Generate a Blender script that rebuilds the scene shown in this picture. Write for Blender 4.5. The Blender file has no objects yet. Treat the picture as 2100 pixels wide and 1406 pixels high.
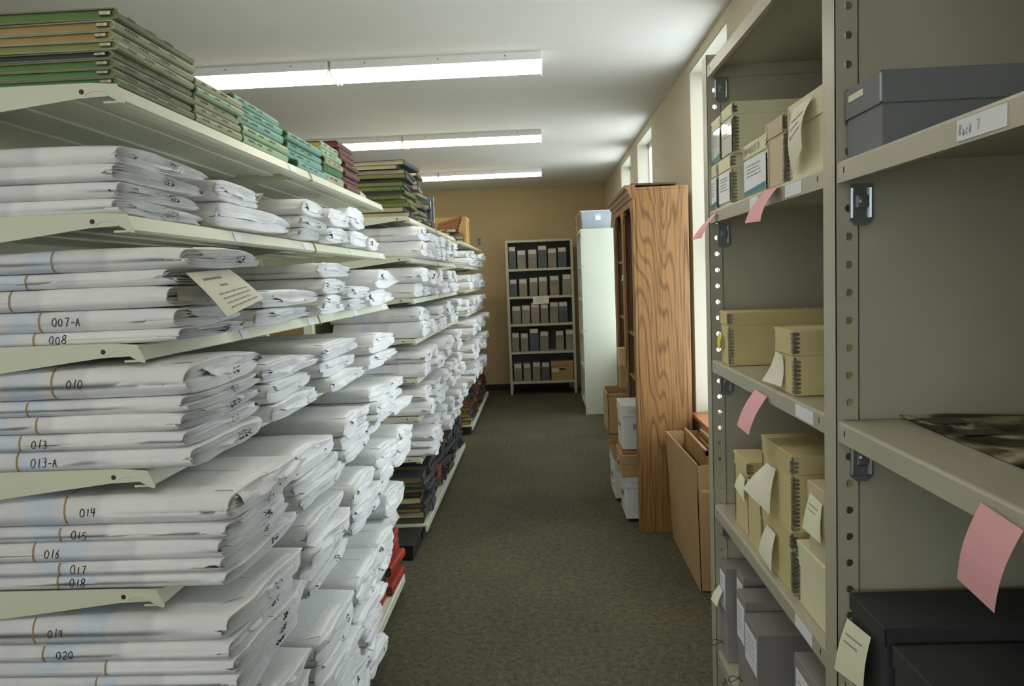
import bpy, math, random
from math import sin, cos, pi
from mathutils import Vector, Matrix, noise
from mathutils.bvhtree import BVHTree

S = bpy.context.scene
COL = S.collection
RND = random.Random(7)

# ------------------------------------------------------------------ camera
YAW, PITCH, ROLL, EYE = .0408, -.0834, .0393, 1.607
R0 = Vector((cos(YAW), sin(YAW), 0)); F0 = Vector((-sin(YAW), cos(YAW), 0)); U0 = Vector((0, 0, 1))
F2 = F0*cos(PITCH) + U0*sin(PITCH); U2 = -F0*sin(PITCH) + U0*cos(PITCH)
R3 = R0*cos(ROLL) - U2*sin(ROLL); U3 = R0*sin(ROLL) + U2*cos(ROLL)
cam = bpy.data.cameras.new('camera'); co = bpy.data.objects.new('camera', cam); COL.objects.link(co)
cam.sensor_fit = 'HORIZONTAL'; cam.sensor_width = 36; cam.lens = 1588.29/2100*36
cam.clip_start = .05; cam.clip_end = 100
m = Matrix((R3, U3, -F2)).transposed().to_4x4(); m.translation = (0, 0, EYE)
co.matrix_world = m
S.camera = co
cam.dof.use_dof = False

# ------------------------------------------------------------------ world, exposure
w = bpy.data.worlds.new('daylight'); S.world = w; w.use_nodes = True
bg = w.node_tree.nodes['Background']; bg.inputs[0].default_value = (.90, .97, 1, 1); bg.inputs[1].default_value = 3.4
S.view_settings.view_transform = 'Standard'; S.view_settings.look = 'None'
S.view_settings.gamma = 1; S.view_settings.exposure = 0.46; S.view_settings.use_curve_mapping = False
LAMP = 5.2

# ------------------------------------------------------------------ materials
MATS = {}
def mat(name, col, rough=.6, metal=0, spec=.5, nscale=0, namt=.06, bump=0, bscale=60, emit=0, rnd=0, coat=0):
    if name in MATS: return MATS[name]
    M = bpy.data.materials.new(name); M.use_nodes = True; nt = M.node_tree; n = nt.nodes; L = nt.links
    b = n['Principled BSDF']; b.inputs['Roughness'].default_value = rough; b.inputs['Metallic'].default_value = metal
    b.inputs['Specular IOR Level'].default_value = spec; b.inputs['Coat Weight'].default_value = coat
    b.inputs['Base Color'].default_value = (*col, 1)
    tc = n.new('ShaderNodeTexCoord')
    last = None
    if nscale:
        t = n.new('ShaderNodeTexNoise'); t.inputs['Scale'].default_value = nscale; t.inputs['Detail'].default_value = 5
        L.new(tc.outputs['Object'], t.inputs['Vector'])
        mx = n.new('ShaderNodeMix'); mx.data_type = 'RGBA'
        mx.inputs[6].default_value = (*[max(0, c*(1-namt)) for c in col], 1); mx.inputs[7].default_value = (*[min(1, c*(1+namt)) for c in col], 1)
        r = n.new('ShaderNodeMapRange'); r.inputs[1].default_value = .3; r.inputs[2].default_value = .7
        L.new(t.outputs[0], r.inputs[0]); L.new(r.outputs[0], mx.inputs[0]); last = mx.outputs[2]
    if rnd:
        oi = n.new('ShaderNodeObjectInfo'); hs = n.new('ShaderNodeHueSaturation')
        mr = n.new('ShaderNodeMapRange'); mr.inputs[3].default_value = 1-rnd; mr.inputs[4].default_value = 1+rnd
        L.new(oi.outputs['Random'], mr.inputs[0]); L.new(mr.outputs[0], hs.inputs['Value'])
        if last: L.new(last, hs.inputs['Color'])
        else: hs.inputs['Color'].default_value = (*col, 1)
        last = hs.outputs[0]
    if last: L.new(last, b.inputs['Base Color'])
    if bump:
        t = n.new('ShaderNodeTexNoise'); t.inputs['Scale'].default_value = bscale; t.inputs['Detail'].default_value = 4
        L.new(tc.outputs['Object'], t.inputs['Vector'])
        bp = n.new('ShaderNodeBump'); bp.inputs['Strength'].default_value = bump; bp.inputs['Distance'].default_value = .004
        L.new(t.outputs[0], bp.inputs['Height']); L.new(bp.outputs[0], b.inputs['Normal'])
    if emit:
        b.inputs['Emission Color'].default_value = (*col, 1); b.inputs['Emission Strength'].default_value = emit
    MATS[name] = M
    return M

def node_mat(name):
    M = bpy.data.materials.new(name); M.use_nodes = True; MATS[name] = M
    return M, M.node_tree.nodes, M.node_tree.links, M.node_tree.nodes['Principled BSDF']

def ramp(n, stops):
    r = n.new('ShaderNodeValToRGB'); e = r.color_ramp.elements
    while len(e) < len(stops): e.new(.5)
    for i, (p, c) in enumerate(stops):
        e[i].position = p; e[i].color = (*c, 1)
    return r

def carpet_mat():
    M, n, L, b = node_mat('carpet')
    tc = n.new('ShaderNodeTexCoord')
    a = n.new('ShaderNodeTexNoise'); a.inputs['Scale'].default_value = 110; a.inputs['Detail'].default_value = 3; L.new(tc.outputs['Object'], a.inputs['Vector'])
    m9 = n.new('ShaderNodeTexNoise'); m9.inputs['Scale'].default_value = 34; m9.inputs['Detail'].default_value = 4; L.new(tc.outputs['Object'], m9.inputs['Vector'])
    ad = n.new('ShaderNodeMath'); ad.operation = 'MULTIPLY_ADD'; ad.inputs[1].default_value = .45; L.new(m9.outputs[0], ad.inputs[0])
    sc_ = n.new('ShaderNodeMath'); sc_.operation = 'MULTIPLY'; sc_.inputs[1].default_value = .55; L.new(a.outputs[0], sc_.inputs[0]); L.new(sc_.outputs[0], ad.inputs[2])
    r = ramp(n, [(.36, (.036, .042, .040)), (.45, (.074, .076, .060)), (.52, (.094, .084, .054)), (.58, (.135, .108, .055)), (.66, (.125, .13, .105))])
    L.new(ad.outputs[0], r.inputs[0])
    c = n.new('ShaderNodeTexNoise'); c.inputs['Scale'].default_value = 1.6; c.inputs['Detail'].default_value = 6; L.new(tc.outputs['Object'], c.inputs['Vector'])
    r2 = ramp(n, [(.3, (.80, .84, .84)), (.7, (1.14, 1.10, 1.0))]); L.new(c.outputs[0], r2.inputs[0])
    mx = n.new('ShaderNodeMix'); mx.data_type = 'RGBA'; mx.blend_type = 'MULTIPLY'; mx.inputs[0].default_value = 1
    L.new(r.outputs[0], mx.inputs[6]); L.new(r2.outputs[0], mx.inputs[7]); L.new(mx.outputs[2], b.inputs['Base Color'])
    b.inputs['Roughness'].default_value = .95; b.inputs['Specular IOR Level'].default_value = .15
    v = n.new('ShaderNodeTexNoise'); v.inputs['Scale'].default_value = 260; L.new(tc.outputs['Object'], v.inputs['Vector'])
    bp = n.new('ShaderNodeBump'); bp.inputs['Strength'].default_value = .5; bp.inputs['Distance'].default_value = .004
    L.new(v.outputs[0], bp.inputs['Height']); L.new(bp.outputs[0], b.inputs['Normal'])
    return M

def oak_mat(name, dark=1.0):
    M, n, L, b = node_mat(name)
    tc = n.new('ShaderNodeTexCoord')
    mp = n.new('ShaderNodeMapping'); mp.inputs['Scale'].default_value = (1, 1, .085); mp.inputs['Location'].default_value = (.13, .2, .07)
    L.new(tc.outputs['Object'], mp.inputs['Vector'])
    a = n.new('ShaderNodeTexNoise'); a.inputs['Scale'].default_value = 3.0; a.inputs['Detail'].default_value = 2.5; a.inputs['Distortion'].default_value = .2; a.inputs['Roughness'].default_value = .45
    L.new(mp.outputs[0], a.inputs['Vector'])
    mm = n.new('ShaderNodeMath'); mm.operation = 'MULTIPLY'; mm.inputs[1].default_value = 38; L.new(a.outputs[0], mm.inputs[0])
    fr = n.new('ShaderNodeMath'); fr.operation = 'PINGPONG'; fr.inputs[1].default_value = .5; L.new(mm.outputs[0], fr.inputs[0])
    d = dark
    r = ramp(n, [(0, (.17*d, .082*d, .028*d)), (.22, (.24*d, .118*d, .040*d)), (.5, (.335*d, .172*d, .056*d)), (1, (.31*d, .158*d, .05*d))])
    m2 = n.new('ShaderNodeMath'); m2.operation = 'MULTIPLY'; m2.inputs[1].default_value = 2; L.new(fr.outputs[0], m2.inputs[0]); L.new(m2.outputs[0], r.inputs[0])
    mp2 = n.new('ShaderNodeMapping'); mp2.inputs['Scale'].default_value = (120, 120, 4); L.new(tc.outputs['Object'], mp2.inputs['Vector'])
    g = n.new('ShaderNodeTexNoise'); g.inputs['Scale'].default_value = 1; g.inputs['Detail'].default_value = 3; L.new(mp2.outputs[0], g.inputs['Vector'])
    r3 = ramp(n, [(.35, (.60, .56, .52)), (.55, (1.08, 1.08, 1.08))]); L.new(g.outputs[0], r3.inputs[0])
    mx = n.new('ShaderNodeMix'); mx.data_type = 'RGBA'; mx.blend_type = 'MULTIPLY'; mx.inputs[0].default_value = .8
    L.new(r.outputs[0], mx.inputs[6]); L.new(r3.outputs[0], mx.inputs[7]); L.new(mx.outputs[2], b.inputs['Base Color'])
    b.inputs['Roughness'].default_value = .42
    return M

def wrap_mat():
    """white wrapping sheet; newsprint greys and a blue print show faintly through it"""
    M, n, L, b = node_mat('wrapping_sheet')
    tc = n.new('ShaderNodeTexCoord'); oi = n.new('ShaderNodeObjectInfo')
    sx = n.new('ShaderNodeSeparateXYZ'); L.new(tc.outputs['Object'], sx.inputs[0])
    # a wandering offset for each bundle
    off = n.new('ShaderNodeMath'); off.operation = 'MULTIPLY_ADD'; off.inputs[1].default_value = .12; L.new(oi.outputs['Random'], off.inputs[0]); L.new(sx.outputs[0], off.inputs[2])
    # grey newsprint from x < -.2
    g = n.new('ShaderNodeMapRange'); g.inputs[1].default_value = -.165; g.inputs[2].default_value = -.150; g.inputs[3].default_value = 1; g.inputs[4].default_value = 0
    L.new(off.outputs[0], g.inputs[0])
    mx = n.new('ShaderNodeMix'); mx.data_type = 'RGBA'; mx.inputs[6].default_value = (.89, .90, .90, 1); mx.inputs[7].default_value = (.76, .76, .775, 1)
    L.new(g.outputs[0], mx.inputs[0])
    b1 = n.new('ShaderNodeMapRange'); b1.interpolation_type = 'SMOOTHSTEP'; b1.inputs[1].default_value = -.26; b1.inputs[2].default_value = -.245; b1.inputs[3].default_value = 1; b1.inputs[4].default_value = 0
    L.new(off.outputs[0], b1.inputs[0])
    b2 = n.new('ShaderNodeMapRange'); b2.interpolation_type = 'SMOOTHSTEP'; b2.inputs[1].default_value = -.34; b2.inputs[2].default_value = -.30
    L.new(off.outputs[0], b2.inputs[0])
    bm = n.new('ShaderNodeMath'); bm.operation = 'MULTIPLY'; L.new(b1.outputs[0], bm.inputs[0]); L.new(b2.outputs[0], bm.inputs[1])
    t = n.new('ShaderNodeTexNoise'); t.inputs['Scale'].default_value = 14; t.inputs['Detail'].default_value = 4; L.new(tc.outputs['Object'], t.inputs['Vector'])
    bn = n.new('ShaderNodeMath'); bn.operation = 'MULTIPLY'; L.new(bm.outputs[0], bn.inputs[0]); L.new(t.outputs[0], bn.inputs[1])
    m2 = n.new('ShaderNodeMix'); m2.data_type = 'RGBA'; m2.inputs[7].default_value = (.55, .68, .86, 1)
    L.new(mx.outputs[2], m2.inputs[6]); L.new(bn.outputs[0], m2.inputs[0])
    # soft print mottling
    t2 = n.new('ShaderNodeTexNoise'); t2.inputs['Scale'].default_value = 9; t2.inputs['Detail'].default_value = 8; L.new(tc.outputs['Object'], t2.inputs['Vector'])
    r2 = ramp(n, [(.35, (.93, .93, .94)), (.65, (1.02, 1.02, 1.01))]); L.new(t2.outputs[0], r2.inputs[0])
    m3 = n.new('ShaderNodeMix'); m3.data_type = 'RGBA'; m3.blend_type = 'MULTIPLY'; m3.inputs[0].default_value = 1
    L.new(m2.outputs[2], m3.inputs[6]); L.new(r2.outputs[0], m3.inputs[7]); L.new(m3.outputs[2], b.inputs['Base Color'])
    b.inputs['Roughness'].default_value = .5; b.inputs['Specular IOR Level'].default_value = .35
    t3 = n.new('ShaderNodeTexNoise'); t3.inputs['Scale'].default_value = 22; t3.inputs['Detail'].default_value = 3; t3.inputs['Distortion'].default_value = 1.2; L.new(tc.outputs['Object'], t3.inputs['Vector'])
    bp = n.new('ShaderNodeBump'); bp.inputs['Strength'].default_value = .25; bp.inputs['Distance'].default_value = .008
    L.new(t3.outputs[0], bp.inputs['Height']); L.new(bp.outputs[0], b.inputs['Normal'])
    return M

def photo_mat():
    M, n, L, b = node_mat('old_photograph')
    tc = n.new('ShaderNodeTexCoord')
    t = n.new('ShaderNodeTexNoise'); t.inputs['Scale'].default_value = 9; t.inputs['Detail'].default_value = 8; t.inputs['Distortion'].default_value = 1.5; L.new(tc.outputs['Object'], t.inputs['Vector'])
    r = ramp(n, [(.40, (.012, .011, .008)), (.47, (.07, .06, .03)), (.53, (.22, .19, .11)), (.62, (.50, .46, .32))]); L.new(t.outputs[0], r.inputs[0])
    L.new(r.outputs[0], b.inputs['Base Color']); b.inputs['Roughness'].default_value = .55; b.inputs['Specular IOR Level'].default_value = .25
    return M

def glass_mat(name, tint, amount):
    M = bpy.data.materials.new(name); M.use_nodes = True; n = M.node_tree.nodes; L = M.node_tree.links
    n.remove(n['Principled BSDF']); out = n['Material Output']
    tr = n.new('ShaderNodeBsdfTransparent'); tr.inputs[0].default_value = (*tint, 1)
    gl = n.new('ShaderNodeBsdfPrincipled'); gl.inputs['Base Color'].default_value = (*tint, 1); gl.inputs['Roughness'].default_value = .15
    mx = n.new('ShaderNodeMixShader'); mx.inputs[0].default_value = amount
    L.new(tr.outputs[0], mx.inputs[1]); L.new(gl.outputs[0], mx.inputs[2]); L.new(mx.outputs[0], out.inputs[0])
    MATS[name] = M
    return M

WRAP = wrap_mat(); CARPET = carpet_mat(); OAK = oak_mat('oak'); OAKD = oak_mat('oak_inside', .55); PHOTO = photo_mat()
GLASS = glass_mat('window_glass', (.97, .99, 1), .06); PLASTIC = glass_mat('clear_plastic', (.80, .85, .90), .35)
CREAM = mat('cream_enamel', (.73, .74, .58), .38, nscale=3, namt=.03)
OLIVE = mat('tan_enamel', (.44, .415, .315), .36, nscale=4, namt=.04)
PALEG = mat('pale_enamel', (.57, .59, .49), .45, nscale=3, namt=.03)
FARM = mat('stone_enamel', (.50, .49, .36), .45, nscale=3, namt=.04)
CEIL = mat('ceiling_paint', (.74, .725, .67), .9, nscale=2, namt=.015, bump=.1, bscale=180)
WALL = mat('beige_wall_paint', (.66, .575, .41), .85, nscale=2, namt=.02, bump=.15, bscale=220)
TAN = mat('tan_wall_paint', (.60, .46, .255), .85, nscale=2, namt=.025, bump=.15, bscale=220)
WHITE = mat('white_paint', (.80, .80, .77), .5)
LENS = mat('lamp_lens', (1, .955, .84), .4, emit=LAMP)
ENDC = mat('lamp_end_cap', (.86, .84, .76), .4, emit=.35)
DARKB = mat('dark_baseboard', (.035, .025, .02), .5)
SILL = mat('sill_wood', (.33, .10, .03), .35, nscale=8, namt=.15)
BAND = mat('rubber_band_tan', (.40, .25, .09), .6)
STRING = mat('grey_string', (.30, .27, .22), .8)
INK = mat('black_ink', (.02, .02, .025), .6)
PRINT = mat('faded_print', (.30, .30, .30), .8)
MPAPER = mat('white_label', (.80, .82, .86), .7)
CARD = mat('cream_card', (.80, .77, .62), .7, nscale=6, namt=.03)
PINK = mat('pink_slip', (.83, .42, .45), .7, nscale=8, namt=.04)
PALEN = mat('pale_note', (.80, .82, .60), .7, nscale=8, namt=.03)
YEL = mat('yellow_note', (.85, .72, .06), .7)
BOXT = mat('tan_archival_board', (.60, .50, .25), .75, nscale=5, namt=.05, rnd=.06)
BOXC = mat('cream_archival_board', (.75, .72, .49), .7, nscale=5, namt=.04, rnd=.05)
BOXP = mat('pinkish_archival_board', (.60, .50, .33), .7, nscale=5, namt=.04)
BOXG = mat('grey_archival_board', (.28, .255, .245), .75, nscale=5, namt=.06, rnd=.12)
BOXD = mat('dark_slate_board', (.10, .11, .12), .75, nscale=5, namt=.06, rnd=.1)
BOXBK = mat('black_board', (.035, .035, .037), .7, nscale=5, namt=.12)
BOXSL = mat('slate_board', (.17, .178, .185), .7, nscale=5, namt=.08)
TAUPE = mat('taupe_board', (.28, .245, .19), .8, nscale=5, namt=.06, rnd=.12)
CARDB = mat('cardboard', (.42, .265, .12), .8, nscale=4, namt=.06, rnd=.05)
CARDI = mat('cardboard_inside', (.30, .17, .07), .85, nscale=4, namt=.06)
WBOX = mat('white_board', (.66, .66, .65), .7, nscale=4, namt=.03)
METAL = mat('tarnished_metal', (.30, .29, .22), .35, metal=.8, nscale=90, namt=.4)
CHROME = mat('dark_zinc', (.42, .45, .48), .28, metal=.85)
TEAL = mat('teal_print', (.01, .20, .26), .5)
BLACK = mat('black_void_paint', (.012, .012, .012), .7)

# ------------------------------------------------------------------ mesh helpers
class B:
    def __init__(s): s.v = []; s.f = []
    def add(s, vs, fs):
        o = len(s.v); s.v += [tuple(v) for v in vs]; s.f += [tuple(i+o for i in f) for f in fs]; return s
    def box(s, x0, x1, y0, y1, z0, z1, c=0):
        if x1 < x0: x0, x1 = x1, x0
        if y1 < y0: y0, y1 = y1, y0
        if z1 < z0: z0, z1 = z1, z0
        if c <= 0:
            vs = [(x, y, z) for x in (x0, x1) for y in (y0, y1) for z in (z0, z1)]
            return s.add(vs, [(0, 1, 3, 2), (4, 6, 7, 5), (0, 4, 5, 1), (2, 3, 7, 6), (0, 2, 6, 4), (1, 5, 7, 3)])
        c = min(c, (x1-x0)*.45, (y1-y0)*.45, (z1-z0)*.45)
        ctr = Vector(((x0+x1)/2, (y0+y1)/2, (z0+z1)/2)); h = Vector(((x1-x0)/2, (y1-y0)/2, (z1-z0)/2))
        idx = {}; vs = []
        for sx in (-1, 1):
            for sy in (-1, 1):
                for sz in (-1, 1):
                    sg = (sx, sy, sz)
                    for a in range(3):
                        p = [ctr[k] + sg[k]*(h[k] - (0 if k == a else c)) for k in range(3)]
                        idx[(sx, sy, sz, a)] = len(vs); vs.append(tuple(p))
        fs = []
        for a in range(3):
            b, d = (a+1) % 3, (a+2) % 3
            for sa in (-1, 1):
                q = []
                for sb, sd in ((-1, -1), (1, -1), (1, 1), (-1, 1)):
                    k = [0, 0, 0]; k[a] = sa; k[b] = sb; k[d] = sd; q.append(idx[(*k, a)])
                fs.append(tuple(q if sa > 0 else q[::-1]))
            # edges parallel to axis a, between faces b and d
            for sb in (-1, 1):
                for sd in (-1, 1):
                    k0 = [0, 0, 0]; k0[b] = sb; k0[d] = sd; k1 = list(k0); k0[a] = -1; k1[a] = 1
                    q = [idx[(*k0, b)], idx[(*k1, b)], idx[(*k1, d)], idx[(*k0, d)]]
                    fs.append(tuple(q if sb*sd < 0 else q[::-1]))
        for sx in (-1, 1):
            for sy in (-1, 1):
                for sz in (-1, 1):
                    q = [idx[(sx, sy, sz, a)] for a in range(3)]
                    fs.append(tuple(q if sx*sy*sz > 0 else q[::-1]))
        return s.add(vs, fs)
    def quad(s, a, b, c, d): return s.add([a, b, c, d], [(0, 1, 2, 3)])
    def prism(s, pts, axis, a0, a1):
        """extrude a 2D outline (other two axes in order) along axis"""
        n = len(pts); vs = []
        for a in (a0, a1):
            for p in pts:
                q = list(p); q.insert(axis, a); vs.append(tuple(q))
        fs = [tuple(range(n))[::-1], tuple(range(n, 2*n))] + [(i, (i+1) % n, n+(i+1) % n, n+i) for i in range(n)]
        return s.add(vs, fs)
    def tube(s, pts, r, k=6):
        vs = []; fs = []; P = [Vector(p) for p in pts]
        for i, p in enumerate(P):
            t = (P[min(i+1, len(P)-1)] - P[max(i-1, 0)]).normalized()
            a = t.cross(Vector((0, 0, 1)) if abs(t.z) < .9 else Vector((1, 0, 0))).normalized(); b = t.cross(a)
            for j in range(k): vs.append(tuple(p + a*r*cos(2*pi*j/k) + b*r*sin(2*pi*j/k)))
        for i in range(len(P)-1):
            for j in range(k): fs.append((i*k+j, i*k+(j+1) % k, (i+1)*k+(j+1) % k, (i+1)*k+j))
        fs += [tuple(range(k))[::-1], tuple(range((len(P)-1)*k, len(P)*k))]
        return s.add(vs, fs)
    def xf(s, M):
        s.v = [tuple(M @ Vector(v)) for v in s.v]; return s
    def mesh(s, name, smooth=False):
        me = bpy.data.meshes.new(name); me.from_pydata(s.v, [], s.f); me.update()
        if smooth:
            me.polygons.foreach_set('use_smooth', [True]*len(me.polygons))
        return me

def obj(name, b, m, parent=None, smooth=False):
    me = b.mesh(name, smooth) if isinstance(b, B) else b
    if not me.materials: me.materials.append(m)
    o = bpy.data.objects.new(name, me); COL.objects.link(o)
    if parent: o.parent = parent
    return o
LABELS = set()
def tag(o, label, cat, group=None, kind=None):
    nw = len(label.split())
    if nw > 16 or nw < 4: print('LABEL LENGTH', nw, label)
    if label in LABELS: print('DUP LABEL', label)
    LABELS.add(label)
    o['label'] = label; o['category'] = cat
    if group: o['group'] = group
    if kind: o['kind'] = kind
    return o
def thing(name, label, cat, loc=(0, 0, 0), rz=0, group=None):
    o = bpy.data.objects.new(name, None); COL.objects.link(o); o.empty_display_size = .05
    o.location = loc; o.rotation_euler = (0, 0, rz)
    return tag(o, label, cat, group)
def struct(name, b, m, smooth=False):
    o = obj(name, b, m, smooth=smooth); o['kind'] = 'structure'; return o

def perf(b, o, u, v, nrm, width, length, hu, r, pitch, first, th=.0012, segs=12):
    """sheet strip (origin o, across u, along v) with a column of round holes"""
    o, u, v, nrm = Vector(o), Vector(u), Vector(v), Vector(nrm)
    def P(a, c, k): return tuple(o + u*a + v*c + nrm*(th*k))
    def rect(a0, a1, c0, c1):
        if c1-c0 < 1e-5 or a1-a0 < 1e-5: return
        b.add([P(a0, c0, 0), P(a1, c0, 0), P(a1, c1, 0), P(a0, c1, 0), P(a0, c0, 1), P(a1, c0, 1), P(a1, c1, 1), P(a0, c1, 1)],
              [(0, 3, 2, 1), (4, 5, 6, 7), (0, 1, 5, 4), (2, 3, 7, 6), (0, 4, 7, 3), (1, 2, 6, 5)])
    cell = min(pitch, .9*width, r*4)/2
    c = first; prev = 0
    a0, a1 = hu-cell, hu+cell
    rect(0, a0, 0, length); rect(a1, width, 0, length)
    while c + cell < length:
        rect(a0, a1, prev, c-cell)
        vs = []
        for k in (0, 1):
            for i in range(segs):
                t = 2*pi*(i+.5)/segs
                vs.append(P(hu+r*cos(t), c+r*sin(t), k))
        for k in (0, 1):
            for i in range(segs):
                t = 2*pi*(i+.5)/segs; mx = max(abs(cos(t)), abs(sin(t)))
                vs.append(P(hu+cell*cos(t)/mx, c+cell*sin(t)/mx, k))
        fs = []
        n = segs
        for i in range(n):
            j = (i+1) % n
            fs += [(i, 2*n+i, 2*n+j, j)[::-1], (n+i, 3*n+i, 3*n+j, n+j), (i, j, n+j, n+i)]
        # corner fill
        for k in (0, 1):
            for sa, sb in ((1, 1), (-1, 1), (-1, -1), (1, -1)):
                ang = math.atan2(sb, sa) % (2*pi)
                i0 = int(((ang/(2*pi))*n - .5) // 1) % n; i1 = (i0+1) % n
                vs.append(P(hu+cell*sa, c+cell*sb, k)); q = len(vs)-1
                if abs(((ang/(2*pi))*n-.5) - round((ang/(2*pi))*n-.5)) > 1e-6:
                    f = (2*n+k*n+i0, q, 2*n+k*n+i1); fs.append(f if k else f[::-1])
        b.add(vs, fs)
        prev = c+cell; c += pitch
    rect(a0, a1, prev, length)

# ------------------------------------------------------------------ handwriting
def arc(cx, cy, rx, ry, a0, a1, n=9):
    return [(cx+rx*cos(math.radians(a0+(a1-a0)*i/n)), cy+ry*sin(math.radians(a0+(a1-a0)*i/n))) for i in range(n+1)]
GL = {
 '0': [arc(.3, .5, .27, .48, 80, 450, 14)], '1': [[(.3, 1), (.27, 0)]],
 '2': [arc(.3, .72, .24, .26, 170, -40, 8)+[(.05, .02), (.55, .03)]],
 '3': [arc(.28, .75, .22, .23, 140, -80, 8)+arc(.28, .27, .26, .26, 85, -140, 8)],
 '4': [[(.12, 1), (.05, .45), (.55, .48)], [(.42, .95), (.38, 0)]],
 '5': [[(.52, .98), (.15, .96), (.1, .58)]+arc(.27, .32, .24, .3, 110, -140, 8)],
 '6': [[(.42, 1), (.12, .5)]+arc(.3, .26, .2, .25, 170, -170, 11)],
 '7': [[(.05, .95), (.52, .97), (.25, 0)]],
 '8': [arc(.3, .75, .2, .23, -80, 270, 10)+arc(.3, .26, .24, .25, 90, -270, 10)],
 '9': [arc(.28, .72, .2, .24, 20, 380, 11)+[(.42, 0)]],
 '-': [[(.1, .45), (.5, .48)]], '/': [[(.05, 0), (.55, 1)]], '.': [[(.2, 0), (.25, .04)]], ' ': [],
 'A': [[(.05, 0), (.28, 1), (.55, 0)], [(.13, .4), (.48, .42)]], 'C': [arc(.34, .5, .27, .48, 50, 310, 10)],
 'E': [[(.5, .97), (.1, 1), (.08, 0), (.52, .02)], [(.08, .52), (.42, .53)]], 'F': [[(.52, .97), (.1, 1), (.08, 0)], [(.08, .52), (.42, .53)]],
 'G': [arc(.34, .5, .27, .48, 50, 330, 10)+[(.57, .45), (.35, .45)]], 'H': [[(.08, 1), (.07, 0)], [(.52, 1), (.52, 0)], [(.08, .5), (.52, .53)]],
 'I': [[(.3, 1), (.3, 0)], [(.1, 1), (.5, 1)], [(.1, 0), (.5, 0)]], 'K': [[(.1, 1), (.08, 0)], [(.52, 1), (.1, .45), (.55, 0)]],
 'L': [[(.1, 1), (.08, 0), (.5, .03)]], 'M': [[(.03, 0), (.1, 1), (.3, .35), (.5, 1), (.58, 0)]], 'N': [[(.07, 0), (.09, 1), (.5, 0), (.52, 1)]],
 'O': [arc(.3, .5, .27, .48, 80, 440, 14)], 'R': [[(.08, 0), (.08, 1)]+arc(.15, .75, .33, .24, 80, -80, 7)+[(.55, 0)]],
 'S': [arc(.3, .75, .22, .23, 40, 250, 8)+arc(.28, .27, .24, .26, 70, -150, 8)], 'U': [[(.06, 1), (.08, .3)]+arc(.3, .28, .22, .27, 180, 360, 7)+[(.53, 1)]],
 'a': [arc(.28, .3, .2, .28, 40, 380, 10)+[(.5, 0)]], 'c': [arc(.3, .3, .22, .28, 50, 310, 8)], 'k': [[(.1, 1), (.08, 0)], [(.45, .6), (.1, .28), (.48, 0)]],
}
def strokes(text, h, aspect=1.0, slant=.0, seed=0):
    """list of polylines in (u, v), v up, starting at u=0"""
    rr = random.Random(seed); out = []; u = 0
    for ch in text:
        jy = rr.uniform(-.06, .06); js = rr.uniform(.9, 1.08)
        for st in GL.get(ch, []):
            out.append([((u + (x + slant*y)*aspect*h*js), (y*js+jy)*h) for x, y in st])
        u += h*aspect*(.8 if ch not in '1-./' else .62)
    return out, u
def ribbon(b, pts, wid, fn):
    """pts (u,v) polyline -> ribbon; fn maps (u,v) to a surface point or None"""
    vs = []; fs = []
    dens = []
    for i in range(len(pts)-1):
        l = math.hypot(pts[i+1][0]-pts[i][0], pts[i+1][1]-pts[i][1]); k = max(1, min(12, int(l/.0022)))
        for q in range(k): dens.append((pts[i][0]+(pts[i+1][0]-pts[i][0])*q/k, pts[i][1]+(pts[i+1][1]-pts[i][1])*q/k))
    dens.append(pts[-1])
    ok = True
    for i, p in enumerate(dens):
        a = dens[max(0, i-1)]; c = dens[min(len(dens)-1, i+1)]
        dx, dy = c[0]-a[0], c[1]-a[1]; l = math.hypot(dx, dy) or 1; nx, ny = -dy/l*wid/2, dx/l*wid/2
        q1 = fn(p[0]+nx, p[1]+ny); q2 = fn(p[0]-nx, p[1]-ny)
        if q1 is None or q2 is None: ok = False; break
        vs += [q1, q2]
    if not ok or len(vs) < 4: return
    for i in range(len(vs)//2-1): fs.append((2*i, 2*i+1, 2*i+3, 2*i+2))
    b.add(vs, fs)
def write(text, h, wid, fn, u0, v0, aspect=1.0, slant=0, seed=0):
    b = B(); st, L = strokes(text, h, aspect, slant, seed)
    for p in st: ribbon(b, [(u0+x, v0+y) for x, y in p], wid, fn)
    return b
def print_lines(fn, u0, u1, v1, rows, gap, h, seed=0, dens=.8):
    """rows of tiny dashes: print too blurred to read"""
    rr = random.Random(seed); b = B()
    for r in range(rows):
        v = v1 - r*gap; u = u0
        end = u1 - rr.uniform(0, .3)*(u1-u0)
        while u < end:
            l = rr.uniform(.03, .1)*(u1-u0)
            b.quad(fn(u, v), fn(min(u+l, u1), v), fn(min(u+l, u1), v+h), fn(u, v+h)); u += l + .025*(u1-u0)
    return b

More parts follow.
